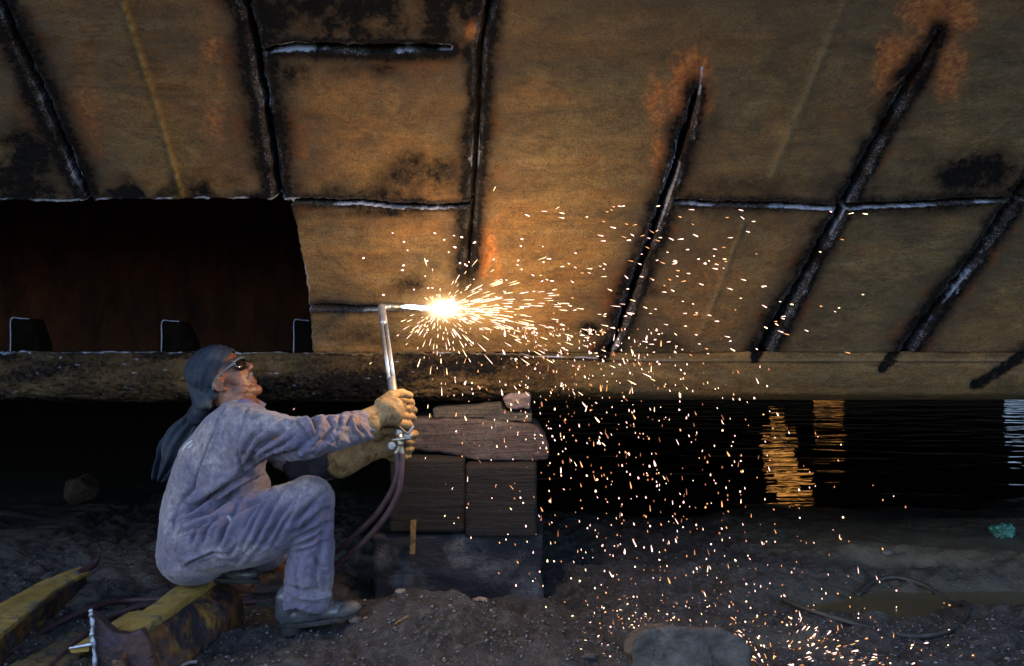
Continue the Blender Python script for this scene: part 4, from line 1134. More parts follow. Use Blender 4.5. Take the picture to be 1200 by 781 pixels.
for pts, w, dp in CREASES:
    dd, tt = polydist(X + 2.5 * fbm(q[:, 0] * 12, q[:, 2] * 12, 0, 521, 2), Y + 2.5 * fbm(q[:, 0] * 12, q[:, 2] * 12, 0, 522, 2), pts)
    w = w * 0.85
    pa = np.array(pts, float); sg = np.zeros_like(X); bd = np.full_like(X, 1e9)
    for (ax, ay), (bx_, by_) in zip(pa[:-1], pa[1:]):
        t_ = np.clip(((X - ax) * (bx_ - ax) + (Y - ay) * (by_ - ay)) / ((bx_ - ax) ** 2 + (by_ - ay) ** 2), 0, 1)
        d_ = np.hypot(X - ax - t_ * (bx_ - ax), Y - ay - t_ * (by_ - ay))
        sg = np.where(d_ < bd, np.sign((bx_ - ax) * (Y - ay) - (by_ - ay) * (X - ax)), sg); bd = np.minimum(d_, bd)
    step_ = np.tanh(sg * dd / (0.4 * w)) * np.exp(-(dd / (2.4 * w)) ** 1.5)
    prof_ = np.exp(-np.sqrt((dd / w) ** 2 + 0.02) ** 1.3) - 0.42 * np.exp(-((dd - 2.1 * w) / (1.3 * w)) ** 2)
    disp = disp + front * 2.3 * dp * 0.001 * (0.75 * prof_ + 0.55 * step_) * np.sin(np.pi * np.clip(tt * 0.9 + 0.05, 0, 1)) ** 0.6
CRUMPLE = 1 - np.abs(fbm(q[:, 0] * 17 + q[:, 2] * 9, q[:, 1] * 17, q[:, 2] * 17 - q[:, 0] * 6, 532, 3)) * 3.0
disp = disp - 0.0022 * np.clip(CRUMPLE, 0, 1) ** 2
disp = disp + 0.0016 * fbm(q[:, 0] * 70, q[:, 1] * 70, q[:, 2] * 70, 531, 2)
q2 = q + nn * disp[:, None]
# trim: below the hem, beyond the right cuff, above the collar
hemz = hem.z - 0.012 + 0.012 * np.sin(q2[:, 0] * 40)
dW = np.array((RW - RE).normalized()); dWL = np.array((LW - LE).normalized())
cutv = ((q2[:, 2] < hemz) & (X > 315)) | ((((q2 - np.array(RW)) @ dW) > 0.012) & (np.linalg.norm(q2 - np.array(RW), axis=1) < 0.12)) | ((((q2 - np.array(LW)) @ dWL) > 0.03) & (np.linalg.norm(q2 - np.array(LW), axis=1) < 0.12))
f = np.array(f); kf = ~cutv[f].all(1); f = f[kf]
ids, inv = np.unique(f, return_inverse=True)
co = mesh_obj('coverall', q2[ids], inv.reshape(-1, 4), M_CLOTH, person)
sol = co.modifiers.new('cloth', 'SOLIDIFY'); sol.thickness = 0.003; sol.offset = -1
g2d = lambda cx, cy, sx, sy: np.exp(-((X - cx) / sx) ** 2 - ((Y - cy) / sy) ** 2)
dust = np.clip(np.maximum.reduce([0.95 * g2d(240, 520, 42, 48), 0.9 * g2d(320, 492, 60, 14), 0.8 * g2d(285, 490, 30, 24), 0.95 * g2d(352, 566, 40, 22), 0.75 * g2d(200, 590, 22, 60), 0.65 * g2d(410, 500, 30, 25), 0.7 * g2d(225, 670, 50, 12), 0.6 * g2d(270, 650, 60, 20) , 0.5 * g2d(375, 690, 30, 20)]) * (0.95 + 0.55 * fbm(q[:, 0] * 11, q[:, 1] * 11, q[:, 2] * 11, 541, 4)) + 0.05, 0, 1)
heat = np.clip(np.maximum(0.95 * g2d(418, 495, 12, 16), 0.55 * g2d(390, 495, 20, 8)) * (0.8 + 0.8 * fbm(q[:, 0] * 25, q[:, 1] * 25, q[:, 2] * 25, 542, 3)), 0, 1)
wear = np.clip(np.exp(-(polydist(X, Y, [(264, 478), (250, 508), (236, 542), (227, 575)])[0] / 1.1) ** 2) * 0.9 + 0.8 * np.exp(-(polydist(X, Y, [(218, 663), (235, 655), (250, 648)])[0] / 1.6) ** 2) + 0.35 * np.clip(fbm(q[:, 0] * 16, q[:, 1] * 16, q[:, 2] * 16, 543, 4) - 0.15, 0, 1) * 2, 0, 1) * front
for pts in ([(291, 480), (284, 505), (282, 535), (285, 552)], [(200, 634), (235, 619), (268, 605)], [(201, 640), (236, 625), (266, 612)], [(421, 482), (422, 500), (421, 518)], [(331, 705), (360, 708), (391, 705)], [(286, 662), (318, 640), (338, 618)], [(232, 577), (222, 600), (208, 628), (205, 650)], [(243, 625), (262, 641), (268, 652)]):
    wear = np.maximum(wear, 0.62 * front * np.exp(-(polydist(X + 0.8 * fbm(q[:, 0] * 30, q[:, 2] * 30, 0, 545, 2), Y, pts)[0] / 0.75) ** 2))
white = np.zeros_like(dust)
for pts, w in (([(213, 527), (218, 520), (223, 517)], 1.0), ([(220, 524), (224, 521)], 0.9), ([(267, 605), (270, 611)], 1.2)):
    white = np.maximum(white, np.exp(-(polydist(X, Y, pts)[0] / w) ** 2))
white = np.clip(white * 1.2, 0, 1) * front * (nn[:, 1] < -0.2)
set_color(co, 'cloth', np.stack([dust, wear, heat, white], -1)[ids])
# open trouser hem ring, sleeve cuff rings
def ring(c, axis_, r1, r2, rad, n=28):
    t = Vector(axis_).normalized(); u = t.orthogonal().normalized(); w = t.cross(u)
    return [Vector(c) + u * math.cos(2 * math.pi * k / n) * r1 + w * math.sin(2 * math.pi * k / n) * r2 for k in range(n + 1)]
# white smudged mark on the back of the coverall
mk = [P(212, 527, 2.93), P(218, 520, 2.93), P(224, 513, 2.93), P(226, 520, 2.92), P(221, 525, 2.92)]
# collar standing round the neck
cc = P(282, 475, 3.11); cax = (H(-0.01, -0.04) - P(284, 487, 3.12)).normalized()
cu = Vector((1, 0, 0)); cu = (cu - cax * cu.dot(cax)).normalized(); cw = cax.cross(cu)
Vc, Fc = [], []; nC = 44
for j, (hh, rr_) in enumerate(((-0.030, 0.082), (-0.014, 0.074), (0.000, 0.068), (0.009, 0.069), (0.006, 0.074), (-0.010, 0.083), (-0.032, 0.094))):
    for k in range(nC):
        a = 2 * math.pi * k / nC
        dip = -0.020 * max(0, math.cos(a)) ** 2
        wv = (1 + 0.03 * math.sin(3 * a + j)) * (1 - 0.16 * max(0, math.cos(a)))
        Vc.append(cc + cu * math.cos(a) * rr_ * wv * 0.92 + cw * math.sin(a) * rr_ * wv + cax * (hh + dip + 0.004 * math.sin(5 * a)))
for j in range(6):
    for k in range(nC):
        a = j * nC + k; b = j * nC + (k + 1) % nC
        Fc.append((a, b, b + nC, a + nC))
cl = mesh_obj('collar', Vc, Fc, M_COLLAR, co)
cl.modifiers.new('cloth', 'SOLIDIFY').thickness = 0.003
# torn pocket with white lining
tp = [P(263, 601, 2.868), P(267, 603, 2.862), P(271, 613, 2.858), P(268, 617, 2.862), P(264, 611, 2.866)]
M_WHITE = make_plain('white_lining_cloth', (0.45, 0.45, 0.47), (0.62, 0.62, 0.64), 40, 0.85, 0.3, 120)

# ---- head scarf: close-fitting shell over the skull, knot at the nape, tail down the back
ax_s = (Uv * 0.86 - Fv * 0.50).normalized()             # pole of the covered side
s1 = Lv; s2 = ax_s.cross(s1).normalized()
V, F = [], []; nS, nR = 72, 30
cS = H(-0.010, 0.046)
for j in range(nR + 1):
    tt = j / nR
    for k in range(nS):
        a = 2 * math.pi * k / nS
        th_ = tt * (R(108) + R(3) * math.sin(a))
        dirv = ax_s * math.cos(th_) + (s1 * math.cos(a) + s2 * math.sin(a)) * math.sin(th_)
        ff, uu, ll = dirv.dot(Fv), dirv.dot(Uv), dirv.dot(Lv)
        rr_ = 1 / math.sqrt((ff / 0.098) ** 2 + (uu / 0.090) ** 2 + (ll / 0.084) ** 2)
        low = max(0, -uu)
        rr_ *= 1 + 0.05 * low
        fold = (0.0060 * math.sin(a * 9 + 2.2 * tt + 1.2 * math.sin(3 * a)) + 0.0060 * abs(math.sin(a * 8.5 + 3 * tt + 0.8 * math.sin(5 * a)))) * min(1, tt * 2.2)
        kd = (P(238, 466, 3.10) - cS).normalized(); e1 = kd.orthogonal().normalized(); e2 = kd.cross(e1)
        phi = math.atan2(dirv.dot(e1), dirv.dot(e2)); near_k = 1 - max(-1, min(1, dirv.dot(kd)))
        fold = (0.0050 * abs(math.sin(phi * 7 + 1.3 * math.sin(3 * phi) + 1.5 * near_k)) + 0.0026 * math.sin(phi * 19 + 2 * near_k)) * min(1.0, 0.25 + near_k) - 0.002
        fold += 0.004 * float(vnoise(np.array([ff * 4 + 9]), np.array([uu * 4]), np.array([ll * 4]), 551)[0])
        if tt > 0.93: fold += 0.003
        V.append(cS + dirv * (rr_ + fold))
for j in range(nR):
    for k in range(nS):
        a = j * nS + k; b = j * nS + (k + 1) % nS
        F.append((a, b, b + nS, a + nS))
scarf = mesh_obj('head_scarf', V, F, M_SCARF, person)
scarf.modifiers.new('cloth', 'SOLIDIFY').thickness = 0.004
kn = [caps_geo(P(236, 450, 3.11), P(239, 470, 3.09), 0.052, 0.044), caps_geo(P(240, 470, 3.1), P(234, 484, 3.1), 0.040, 0.030), caps_geo(P(231, 466, 3.08), P(242, 474, 3.06), 0.026, 0.024), caps_geo(P(246, 466, 3.08), P(237, 479, 3.09), 0.024, 0.026), caps_geo(P(238, 474, 3.1), P(230, 489, 3.11), 0.030, 0.032), caps_geo(P(252, 452, 3.07), P(244, 464, 3.07), 0.026, 0.03)]
qk, fk, nk = remesh(join(kn), 0.005, 3)
qk = qk + nk * (0.006 * fbm(qk[:, 0] * 22, qk[:, 1] * 22, qk[:, 2] * 11, 561, 3) + 0.003 * np.sin(qk[:, 0] * 160 + qk[:, 2] * 90))[:, None]
mesh_obj('knot', qk, fk, M_SCARF, scarf)
tl = [(P(238, 478, 3.12), 0.036), (P(226, 500, 3.14), 0.056), (P(210, 520, 3.16), 0.070), (P(200, 538, 3.17), 0.064), (P(192, 552, 3.20), 0.036), (P(186, 563, 3.20), 0.016)]
V, F = [], []; nT, nW = 40, 22
cps = catmull([p for p, _ in tl], 8); wds = np.interp(np.linspace(0, len(tl) - 1, len(cps)), range(len(tl)), [w for _, w in tl])
nT = len(cps)
for i, c in enumerate(cps):
    t = (cps[min(i + 1, nT - 1)] - cps[max(i - 1, 0)]).normalized()
    u = Vector((0, 1, 0)).cross(t).normalized()
    for k in range(nW):
        s = k / (nW - 1) * 2 - 1
        wv = 0.014 * math.sin(s * 6.5 + 0.10 * i) * (0.4 + i / nT) + 0.008 * math.sin(s * 12 + i * 0.15)
        rag_ = 1 + 0.10 * float(vnoise(np.array([i * 0.35]), np.array([s * 0.5 + 7]), 0.0, 571)[0])
        V.append(c + u * s * wds[i] * rag_ + Vector((0, 1, 0)) * wv)
tail = mesh_obj('scarf_tail', V, grid_faces(nW, nT), M_SCARF, scarf)
tail.modifiers.new('cloth', 'SOLIDIFY').thickness = 0.004

# ---- sunglasses
gl = []
tmp = catmull([H(0.083, 0.028, -0.068), H(0.06, 0.027, -0.076), H(0.02, 0.022, -0.080), H(-0.012, 0.012, -0.082), H(-0.030, -0.012, -0.080)], 6)
glasses = mesh_obj('sunglasses', *tube_geo(tmp, [0.0056] * 5 + [0.0038] * (len(tmp) - 5), 8), M_FRAMEB, person)
tmp = catmull([H(0.083, 0.028, 0.068), H(0.06, 0.027, 0.076), H(0.02, 0.022, 0.080), H(-0.012, 0.012, 0.082), H(-0.030, -0.012, 0.080)], 6)
mesh_obj('temple', *tube_geo(tmp, 0.005, 8), M_FRAMEB, glasses)
mesh_obj('brow_bar', *tube_geo(catmull([H(0.080, 0.033, -0.070), H(0.094, 0.036, -0.05), H(0.104, 0.036, -0.02), H(0.105, 0.034, 0), H(0.104, 0.036, 0.02), H(0.094, 0.036, 0.05), H(0.080, 0.033, 0.070)], 5), 0.0044, 8), M_FRAMEB, glasses)
for sgn in (-1, 1):
    mesh_obj('lens', *ellip_geo(H(0.088, 0.016, sgn * 0.036), ((Fv * 0.014 + Lv * 0.003 * sgn), (Lv * 0.033 - Fv * 0.012 * sgn), Uv * 0.024), 20, 12), M_LENS, glasses)
qm, fm, nm = remesh(join([HC((0.094, -0.030, -0.004), (0.086, -0.041, -0.030), 0.009, 0.005), HC((0.094, -0.030, 0.004), (0.086, -0.041, 0.030), 0.009, 0.005)]), 0.0025, 2)
mesh_obj('moustache', qm, fm, M_HAIR, person)

# ---- gloves, five fingers each, closed round the torch handle
TB0, TB1 = P(468, 512, 3.005), P(447.5, 363, 3.40)       # torch body: bottom end, elbow at the head
def on_tube(py):
    t = (512 - py) / (512 - 363.0)
    return TB0.lerp(TB1, t)
def chain(pts, rads):
    return [caps_geo(pts[i], pts[i + 1], rads[i], rads[i + 1], 1.0, 12) for i in range(len(pts) - 1)]
rg = []
for i in range(4):
    y0 = 470 + i * 9.2; ln = (0, 2.5, 1.5, -1.5)[i]
    c = on_tube(y0 + 1)
    mcp = P(463, y0 - 1, c.y - 0.030)
    pip = P(481 + ln, y0 + 1.0, c.y - 0.010)
    dip = P(483 + ln, y0 + 2.5, c.y + 0.026)
    tip = P(470, y0 + 3.5, c.y + 0.034)
    rg += chain([P(448, 484 + (i - 1.5) * 5, c.y - 0.02), mcp, pip, dip, tip], [0.018, 0.0155, 0.0150, 0.0135, 0.0115])
rg += [ellip_geo(P(453, 484, 2.965), (Vector((0.052, 0, 0.004)), Vector((0, 0.030, 0)), Vector((0, 0, 0.050)))), ellip_geo(P(463, 482, 2.972), (Vector((0.034, 0, 0)), Vector((0, 0.026, 0)), Vector((0, 0, 0.050))))]
rg += chain([P(446, 473, 2.98), P(458, 464, 3.0), P(471, 461, 3.045), P(480, 464, 3.06)], [0.022, 0.0185, 0.0165, 0.013])
rg += [caps_geo(RW + Vector((-0.01, 0, 0)), P(445, 487, 2.965), 0.049, 0.042, 0.8, 18), caps_geo(P(424, 500, 2.93), P(432, 497, 2.94), 0.052, 0.048, 0.85, 18)]
def glove(geos, seed, name='glove'):
    q_, f_, n_ = remesh(join(geos), 0.0036, 2)
    wr = 0.0028 * fbm(q_[:, 0] * 30, q_[:, 1] * 30, q_[:, 2] * 30, seed, 3) - 0.0040 * np.clip(1 - 5 * np.abs(fbm(q_[:, 0] * 11 + q_[:, 2] * 8, q_[:, 1] * 11, q_[:, 2] * 6, seed + 3, 2)), 0, 1)
    return mesh_obj(name, q_ + n_ * wr[:, None], f_, M_GLOVE, person)
glove(rg, 601)
lg = []
TBL = [P(468, 512, 3.005), P(469, 530, 3.02)]
for i in range(4):
    y0 = 511 + i * 8.6; ln = (5, 2, 0, -3)[i]
    bx_ = P(469, y0, 3.03)
    mcp = P(459, y0 - 1, 3.105); pip = P(476 + ln, y0 - 3, 3.088); dip = P(481 + ln, y0 - 2, 3.045); tip = P(476 + ln * 0.6, y0 - 1, 3.012)
    lg += chain([P(447, 522 + (i - 1.5) * 5, 3.10), mcp, pip, dip, tip], [0.018, 0.0155, 0.0155, 0.0145, 0.0125])
lg += [ellip_geo(P(452, 522, 3.085), (Vector((0.048, 0, 0)), Vector((0, 0.030, 0)), Vector((0, 0, 0.048)))),
       *chain([P(442, 512, 3.065), P(452, 506, 3.03), P(464, 503, 3.02), P(471, 505, 3.015)], [0.022, 0.0175, 0.0155, 0.0125])]
lg += [caps_geo(P(402, 541, 3.13), P(440, 527, 3.09), 0.052, 0.040, 0.85, 18), caps_geo(P(399, 543, 3.125), P(410, 538, 3.12), 0.058, 0.052, 0.85, 18)]
glove(lg, 607)

# ---- boots
zb = gz(*P(355, 745, 3.03)[:2])
def boot(heel, toe, up, h, seed, dusty=True, name='boot'):
    heel, toe = Vector(heel), Vector(toe)
    t = (toe - heel).normalized(); L = (toe - heel).length; s = up.cross(t).normalized(); up = t.cross(s).normalized()
    e = lambda a, b, c=0: heel + t * (a * L) + up * b + s * c
    g = [caps_geo(e(0.13, 0.050), e(0.20, h), 0.040, 0.048), caps_geo(e(0.13, 0.034), e(0.5, 0.036), 0.034, 0.036), ellip_geo(e(0.48, 0.048), (t * 0.085, s * 0.043, up * 0.036)), ellip_geo(e(0.76, 0.032), (t * 0.072, s * 0.048, up * 0.030)), caps_geo(e(0.3, h * 0.85), e(0.52, 0.06), 0.042, 0.034)]
    q_, f_, n_ = remesh(join(g), 0.0045, 4)
    q_ = q_ + n_ * (0.0022 * fbm(q_[:, 0] * 40, q_[:, 1] * 40, q_[:, 2] * 40, seed, 3))[:, None]
    b = mesh_obj(name, q_, f_, M_BOOT, person)
    so = []
    for k in range(26):
        a = 2 * math.pi * k / 26; aa = math.cos(a)
        wdt = 0.040 + 0.010 * math.sin(max(0, (aa + 1) / 2) * math.pi * 0.9)
        so.append(e(0.5 + 0.5 * aa, 0.0, wdt * math.sin(a)))
    mesh_obj('sole', *prism_geo(so, up * 0.016, 0.003), M_SOLE, b, smooth=False)
    hl = [e(0.0 + 0.15 + 0.15 * math.cos(a_), -0.026, 0.037 * math.sin(a_)) for a_ in np.linspace(0, 2 * math.pi, 19)[:-1]]
    mesh_obj('heel', *prism_geo(hl, up * 0.027, 0.003), M_SOLE, b, smooth=False)
    return b, e
bR, eR = boot(P(325, 736, 3.03), P(421, 722, 3.02), Vector((0, 0, 1)), 0.10, 621)
qd, fd, nd = remesh(join([ellip_geo(eR(0.80, 0.030), tuple(v * 1.03 for v in ((eR(1, 0) - eR(0, 0)).normalized() * 0.070, Vector((0, 0.048, 0)), Vector((0, 0, 0.029))))), ellip_geo(eR(0.70, 0.034), ((eR(1, 0) - eR(0, 0)).normalized() * 0.06, Vector((0, 0.046, 0)), Vector((0, 0, 0.030))))]), 0.005, 3)
mesh_obj('toe_cap', qd, fd, M_BOOTD, bR)
boot(P(207, 676, 3.20), P(305, 684, 3.16), Vector((0.05, 0.1, 1)), 0.07, 623)
mesh_obj('left_sleeve_layer', *noisy(join([caps_geo(P(352, 545, 3.27), P(396, 542, 3.15), 0.070, 0.060)]), 0.010, 631, 0.006, 3, 16), M_DCLOTH, person)  # darker navy layer round the left forearm

# ================================================================== CUTTING TORCH AND HOSES
M_STEELT = make_plain('brushed_torch_steel', (0.26, 0.27, 0.29), (0.46, 0.47, 0.50), 30, 0.38, 0.15, 160, metal=0.75)
M_BRASS = make_plain('worn_nickel_brass', (0.30, 0.27, 0.20), (0.48, 0.45, 0.38), 30, 0.35, 0.2, 120, metal=0.85)
M_HOSE = make_plain('maroon_rubber_hose', (0.055, 0.026, 0.030), (0.105, 0.052, 0.058), 26, 0.6, 0.3, 90, c3=(0.05, 0.04, 0.042))
torch = thing('cutting_torch', 'long steel gas cutting torch held upright against the hull, lit at its tip', 'torch', tuple(TB0))
axT = (TB1 - TB0).normalized(); sT = Vector((1, 0, 0)); sT = (sT - axT * sT.dot(axT)).normalized()
for k, o_ in enumerate((-0.0085, 0.0085)):
    mesh_obj('gas_tube', *tube_geo([on_tube(452) + sT * o_, on_tube(376) + sT * o_ * 0.9], 0.0078, 10), M_STEELT, torch)
mesh_obj('collar_block', *caps_geo(on_tube(466), on_tube(451), 0.0165, 0.0165, 1, 12), M_STEELT, torch, smooth=True)
mesh_obj('handle', *tube_geo([TB0, on_tube(500), on_tube(462)], 0.0145, 14), M_STEELT, torch)
hd0, hd1 = on_tube(380), on_tube(360)
mesh_obj('head', *remesh(join([caps_geo(hd0, hd1, 0.016, 0.0155), caps_geo(hd1, hd1 + Vector((0.03, 0.008, 0.003)), 0.013, 0.012)]), 0.003, 2)[:2], M_STEELT, torch)
TIP = P(470, 359.5, 3.43)
mesh_obj('nozzle', *tube_geo([hd1 + Vector((0.02, 0.005, 0.003)), hd1.lerp(TIP, 0.75), TIP], [0.0125, 0.0095, 0.006], 12), M_BRASS, torch)
vb = P(469, 520, 2.985)
vlv = mesh_obj('valve_body', *remesh(join([caps_geo(TB0, vb, 0.014, 0.014), caps_geo(vb, P(464, 531, 2.98), 0.011, 0.010), caps_geo(vb, P(471, 531, 2.985), 0.011, 0.010), caps_geo(vb + Vector((-.025, 0, .012)), vb + Vector((.03, -.01, .02)), 0.008, 0.008)]), 0.003, 1)[:2], M_BRASS, torch)
kb = [P(459, 523, 2.955), P(478, 511, 2.965)]
for c in kb:
    V = []
    n = 16
    for j, (yy, r_) in enumerate(((-0.008, 0.010), (-0.006, 0.014), (0.006, 0.014), (0.008, 0.010))):
        for k in range(n):
            a = 2 * math.pi * k / n; rr_ = r_ * (1 + 0.07 * (-1) ** k)
            V.append(c + Vector((math.cos(a) * rr_, yy, math.sin(a) * rr_)))
    F = [tuple(range(n))[::-1], tuple(range(3 * n, 4 * n))] + [(j * n + k, j * n + (k + 1) % n, (j + 1) * n + (k + 1) % n, (j + 1) * n + k) for j in range(3) for k in range(n)]
    mesh_obj('valve_knob', V, F, M_STEELT, vlv, smooth=False)
lev = catmull([on_tube(500) + Vector((.005, -.022, 0)), P(477, 508, 2.95), P(482, 503, 2.95), P(484, 500, 2.955)], 5)
mesh_obj('lever', *tube_geo(lev, 0.0045, 8), M_STEELT, torch)

def hose(pts, label, rad=0.0105):
    V = [p if isinstance(p, Vector) else P(*p) for p in pts]
    return tag(mesh_obj('gas_hose', *tube_geo(catmull(V, 10), rad, 10), M_HOSE), label, 'hose', 'hoses feeding the torch')
def gd(px, py, extra=0.012):           # a point on the ground under a photograph position
    d = 3.0
    for _ in range(30):
        x = (px - HX) / FP * d
        d = 0.5 * d + 0.5 * (CZ - gz(x, d) - extra) / ((py - HY) / FP)
    x = (px - HX) / FP * d
    return Vector((x, d, gz(x, d) + extra))
hose([(464, 531, 2.98), (466, 552, 2.98), (459, 575, 3.0), (441, 603, 3.05), (415, 628, 3.12), (395, 646, 3.2), (360, 668, 3.35), gd(330, 692), gd(285, 697), gd(215, 702), gd(150, 704), gd(110, 712), gd(60, 735), gd(20, 758), gd(-25, 782)], 'upper maroon gas hose sagging from the torch, running farther from the camera')
hose([(471, 531, 2.985), (470, 555, 2.98), (466, 580, 2.99), (450, 608, 3.02), (425, 636, 3.08), (400, 657, 3.16), (365, 680, 3.28), gd(330, 700), gd(285, 706), gd(215, 709), gd(165, 711), gd(130, 724), gd(100, 745), gd(75, 765), gd(45, 795)], 'lower maroon gas hose sagging from the torch, passing close behind the girder end')

# flame and the light of the cut
def emis(name, col, strength):
    m = bpy.data.materials.new(name); m.use_nodes = True
    t = m.node_tree; t.nodes.clear()
    o_ = t.nodes.new('ShaderNodeOutputMaterial'); e_ = t.nodes.new('ShaderNodeEmission')
    e_.inputs[0].default_value = (*col, 1); e_.inputs[1].default_value = strength
    t.links.new(e_.outputs[0], o_.inputs[0])
    m.cycles.emission_sampling = 'NONE'
    return m
def glow_mat(name, c, axis_v, rl, rs, col, strength, power=2.0):
    """hot gas: emission that thins out from the middle of the ellipsoid"""
    m = bpy.data.materials.new(name); m.use_nodes = True
    t = m.node_tree; t.nodes.clear()
    o_ = t.nodes.new('ShaderNodeOutputMaterial'); e_ = t.nodes.new('ShaderNodeEmission')
    tc = t.nodes.new('ShaderNodeTexCoord'); mp = t.nodes.new('ShaderNodeMapping')
    mp.inputs['Scale'].default_value = (1 / rl, 1 / rs, 1 / rs)
    ln = t.nodes.new('ShaderNodeVectorMath'); ln.operation = 'LENGTH'
    a_ = t.nodes.new('ShaderNodeMath'); a_.operation = 'SUBTRACT'; a_.inputs[0].default_value = 1.0; a_.use_clamp = True
    p_ = t.nodes.new('ShaderNodeMath'); p_.operation = 'POWER'; p_.inputs[1].default_value = power
    s_ = t.nodes.new('ShaderNodeMath'); s_.operation = 'MULTIPLY'; s_.inputs[1].default_value = strength
    t.links.new(tc.outputs['Object'], mp.inputs[0]); t.links.new(mp.outputs[0], ln.inputs[0])
    t.links.new(ln.outputs['Value'], a_.inputs[1]); t.links.new(a_.outputs[0], p_.inputs[0]); t.links.new(p_.outputs[0], s_.inputs[0])
    t.links.new(s_.outputs[0], e_.inputs[1]); e_.inputs[0].default_value = (*col, 1)
    t.links.new(e_.outputs[0], o_.inputs['Volume'])
    return m
CUT = P(514, 361.5, 3.44)
fl = mesh_obj('flame', *tube_geo(catmull([TIP, P(482, 360, 3.435), P(497, 361, 3.44), P(512, 361.5, 3.445)], 8), [0.004 + 0.0045 * math.sin(math.pi * min(1, i / 22)) for i in range(25)], 12), emis('blue_white_flame', (0.75, 0.85, 1.0), 3.2), torch)
def glow(name, c, rl, rs, col, st, power):
    V, F = ellip_geo((0, 0, 0), (Vector((rl, 0, 0)), Vector((0, rs, 0)), Vector((0, 0, rs))), 28, 18)
    o_ = mesh_obj(name, V, F, glow_mat(name + '_gas', c, None, rl, rs, col, st, power), None)
    o_.parent = torch; o_.location = c - world_loc(torch)
    return o_
glow('flame_core', CUT + Vector((0.02, 0, 0)), 0.12, 0.075, (1.0, 0.80, 0.46), 40, 3.2)
glow('flame_halo', CUT + Vector((0.13, -0.02, -0.01)), 0.42, 0.19, (1.0, 0.48, 0.15), 1.35, 2.4)
lp = bpy.data.lights.new('cut_light', 'POINT'); lp.energy = 8.5; lp.color = (1.0, 0.62, 0.30); lp.shadow_soft_size = 0.06
lo = bpy.data.objects.new('cut_light', lp); COL.objects.link(lo); lo.parent = torch
lo.location = CUT + Vector((0.20, -0.38, 0.0)) - world_loc(torch)

# ================================================================== SPARKS
spk_mats = [emis('white_hot_spark', (1.0, 0.70, 0.38), 1.15), emis('pinkish_spark', (1.0, 0.58, 0.48), 1.0), emis('orange_spark', (1.0, 0.42, 0.16), 0.5), emis('dim_cooling_spark', (1.0, 0.36, 0.18), 0.2)]
srng = random.Random(5)
sparks = []          # (point, direction, length, radius, material, where)
def hull_d(py): return float(hull_dz(min(max(py, -60), 413))[0])
CX_, CY_ = 514, 362
for k in range(430):                                     # the burst at the cut
    w_ = srng.random()
    if w_ < 0.58:
        a = srng.gauss(1, 15); r_ = srng.expovariate(1 / 78.0) + 8
    elif w_ < 0.86:
        a = srng.uniform(15, 150); r_ = srng.expovariate(1 / 30.0) + 10
    elif w_ < 0.95:
        a = srng.gauss(-38, 22); r_ = srng.expovariate(1 / 34.0) + 8
    else:
        a = srng.uniform(150, 330); r_ = srng.expovariate(1 / 16.0) + 8
    a = R(a); right_ = math.cos(a)                       # positive = downwards in the picture
    if r_ > 260: continue
    px = CX_ + r_ * math.cos(a); py = CY_ + r_ * math.sin(a) * 0.85 + 0.0006 * r_ * r_
    d = min(hull_d(py) - 0.012, 3.44 - abs(srng.gauss(0, 0.10)) - 0.0008 * r_ * srng.random())
    if py > 410: d = min(d, 3.49)
    ta = math.atan2(math.sin(a) * 0.85 + 0.0012 * r_, math.cos(a))
    ln = srng.uniform(2.5, 10.5) * (0.65 if r_ < 35 else 1.15 if r_ < 120 else 0.8) * (1.3 if right_ > 0.6 else 0.9)
    dr = Vector((math.cos(ta), -0.25 * srng.random(), -math.sin(ta)))
    sparks.append((P(px, py, d), dr, ln * d / FP, srng.uniform(0.18, 0.44) * d / FP, 0 if srng.random() < 0.6 else 1, 'burst'))
for k in range(1150):                                     # the rain below and to the right
    t = srng.random() ** 1.45                              # 0 at the hull, 1 at the ground
    py = 385 + t * 385
    lo_, hi_ = np.interp(py, [385, 470, 560, 660, 770], [500, 490, 500, 560, 640]), np.interp(py, [330, 385, 470, 560, 660, 770], [760, 830, 960, 1010, 1060, 1120])
    md = np.interp(py, [385, 470, 560, 660, 770], [640, 700, 740, 790, 880])
    px = srng.gauss(md, (hi_ - lo_) / 4.3)
    if not (lo_ < px < hi_) and srng.random() < 0.9: continue
    if 400 < py and px < 500 and srng.random() < 0.5: continue
    d = srng.uniform(2.75, 3.5)
    p = P(px, py, d)
    if p.z < gz(p.x, p.y) + 0.01: continue
    ta = R(srng.gauss(78 if px > 560 else 100, 14))
    ln = srng.uniform(1.0, 3.2) if srng.random() < 0.88 else srng.uniform(4, 8)
    sparks.append((p, Vector((math.cos(ta), 0, -math.sin(ta))), ln * d / FP, (0.30 + 0.80 * srng.random() ** 3) * d / FP, srng.choice([1, 1, 1, 0, 2, 2, 3, 3]), 'air'))
for k in range(190):                                      # a few far-flung ones in front of the plates
    px, py = srng.gauss(760, 110), srng.uniform(240, 420)
    if px < 570: continue
    d = hull_d(py) - srng.uniform(0.02, 0.35); ta = R(srng.gauss(12, 12))
    sparks.append((P(px, py, d), Vector((math.cos(ta), 0, -math.sin(ta))), srng.uniform(2, 7) * d / FP, srng.uniform(0.28, 0.65) * d / FP, srng.choice([0, 1, 1, 2]), 'air'))
for k in range(40):
    px, py = srng.gauss(545, 55), srng.uniform(270, 350)
    d = hull_d(py) - srng.uniform(0.02, 0.2)
    sparks.append((P(px, py, d), Vector((1, 0, srng.uniform(-.6, .6))), srng.uniform(1, 4) * d / FP, srng.uniform(0.5, 1.1) * d / FP, 1, 'air'))
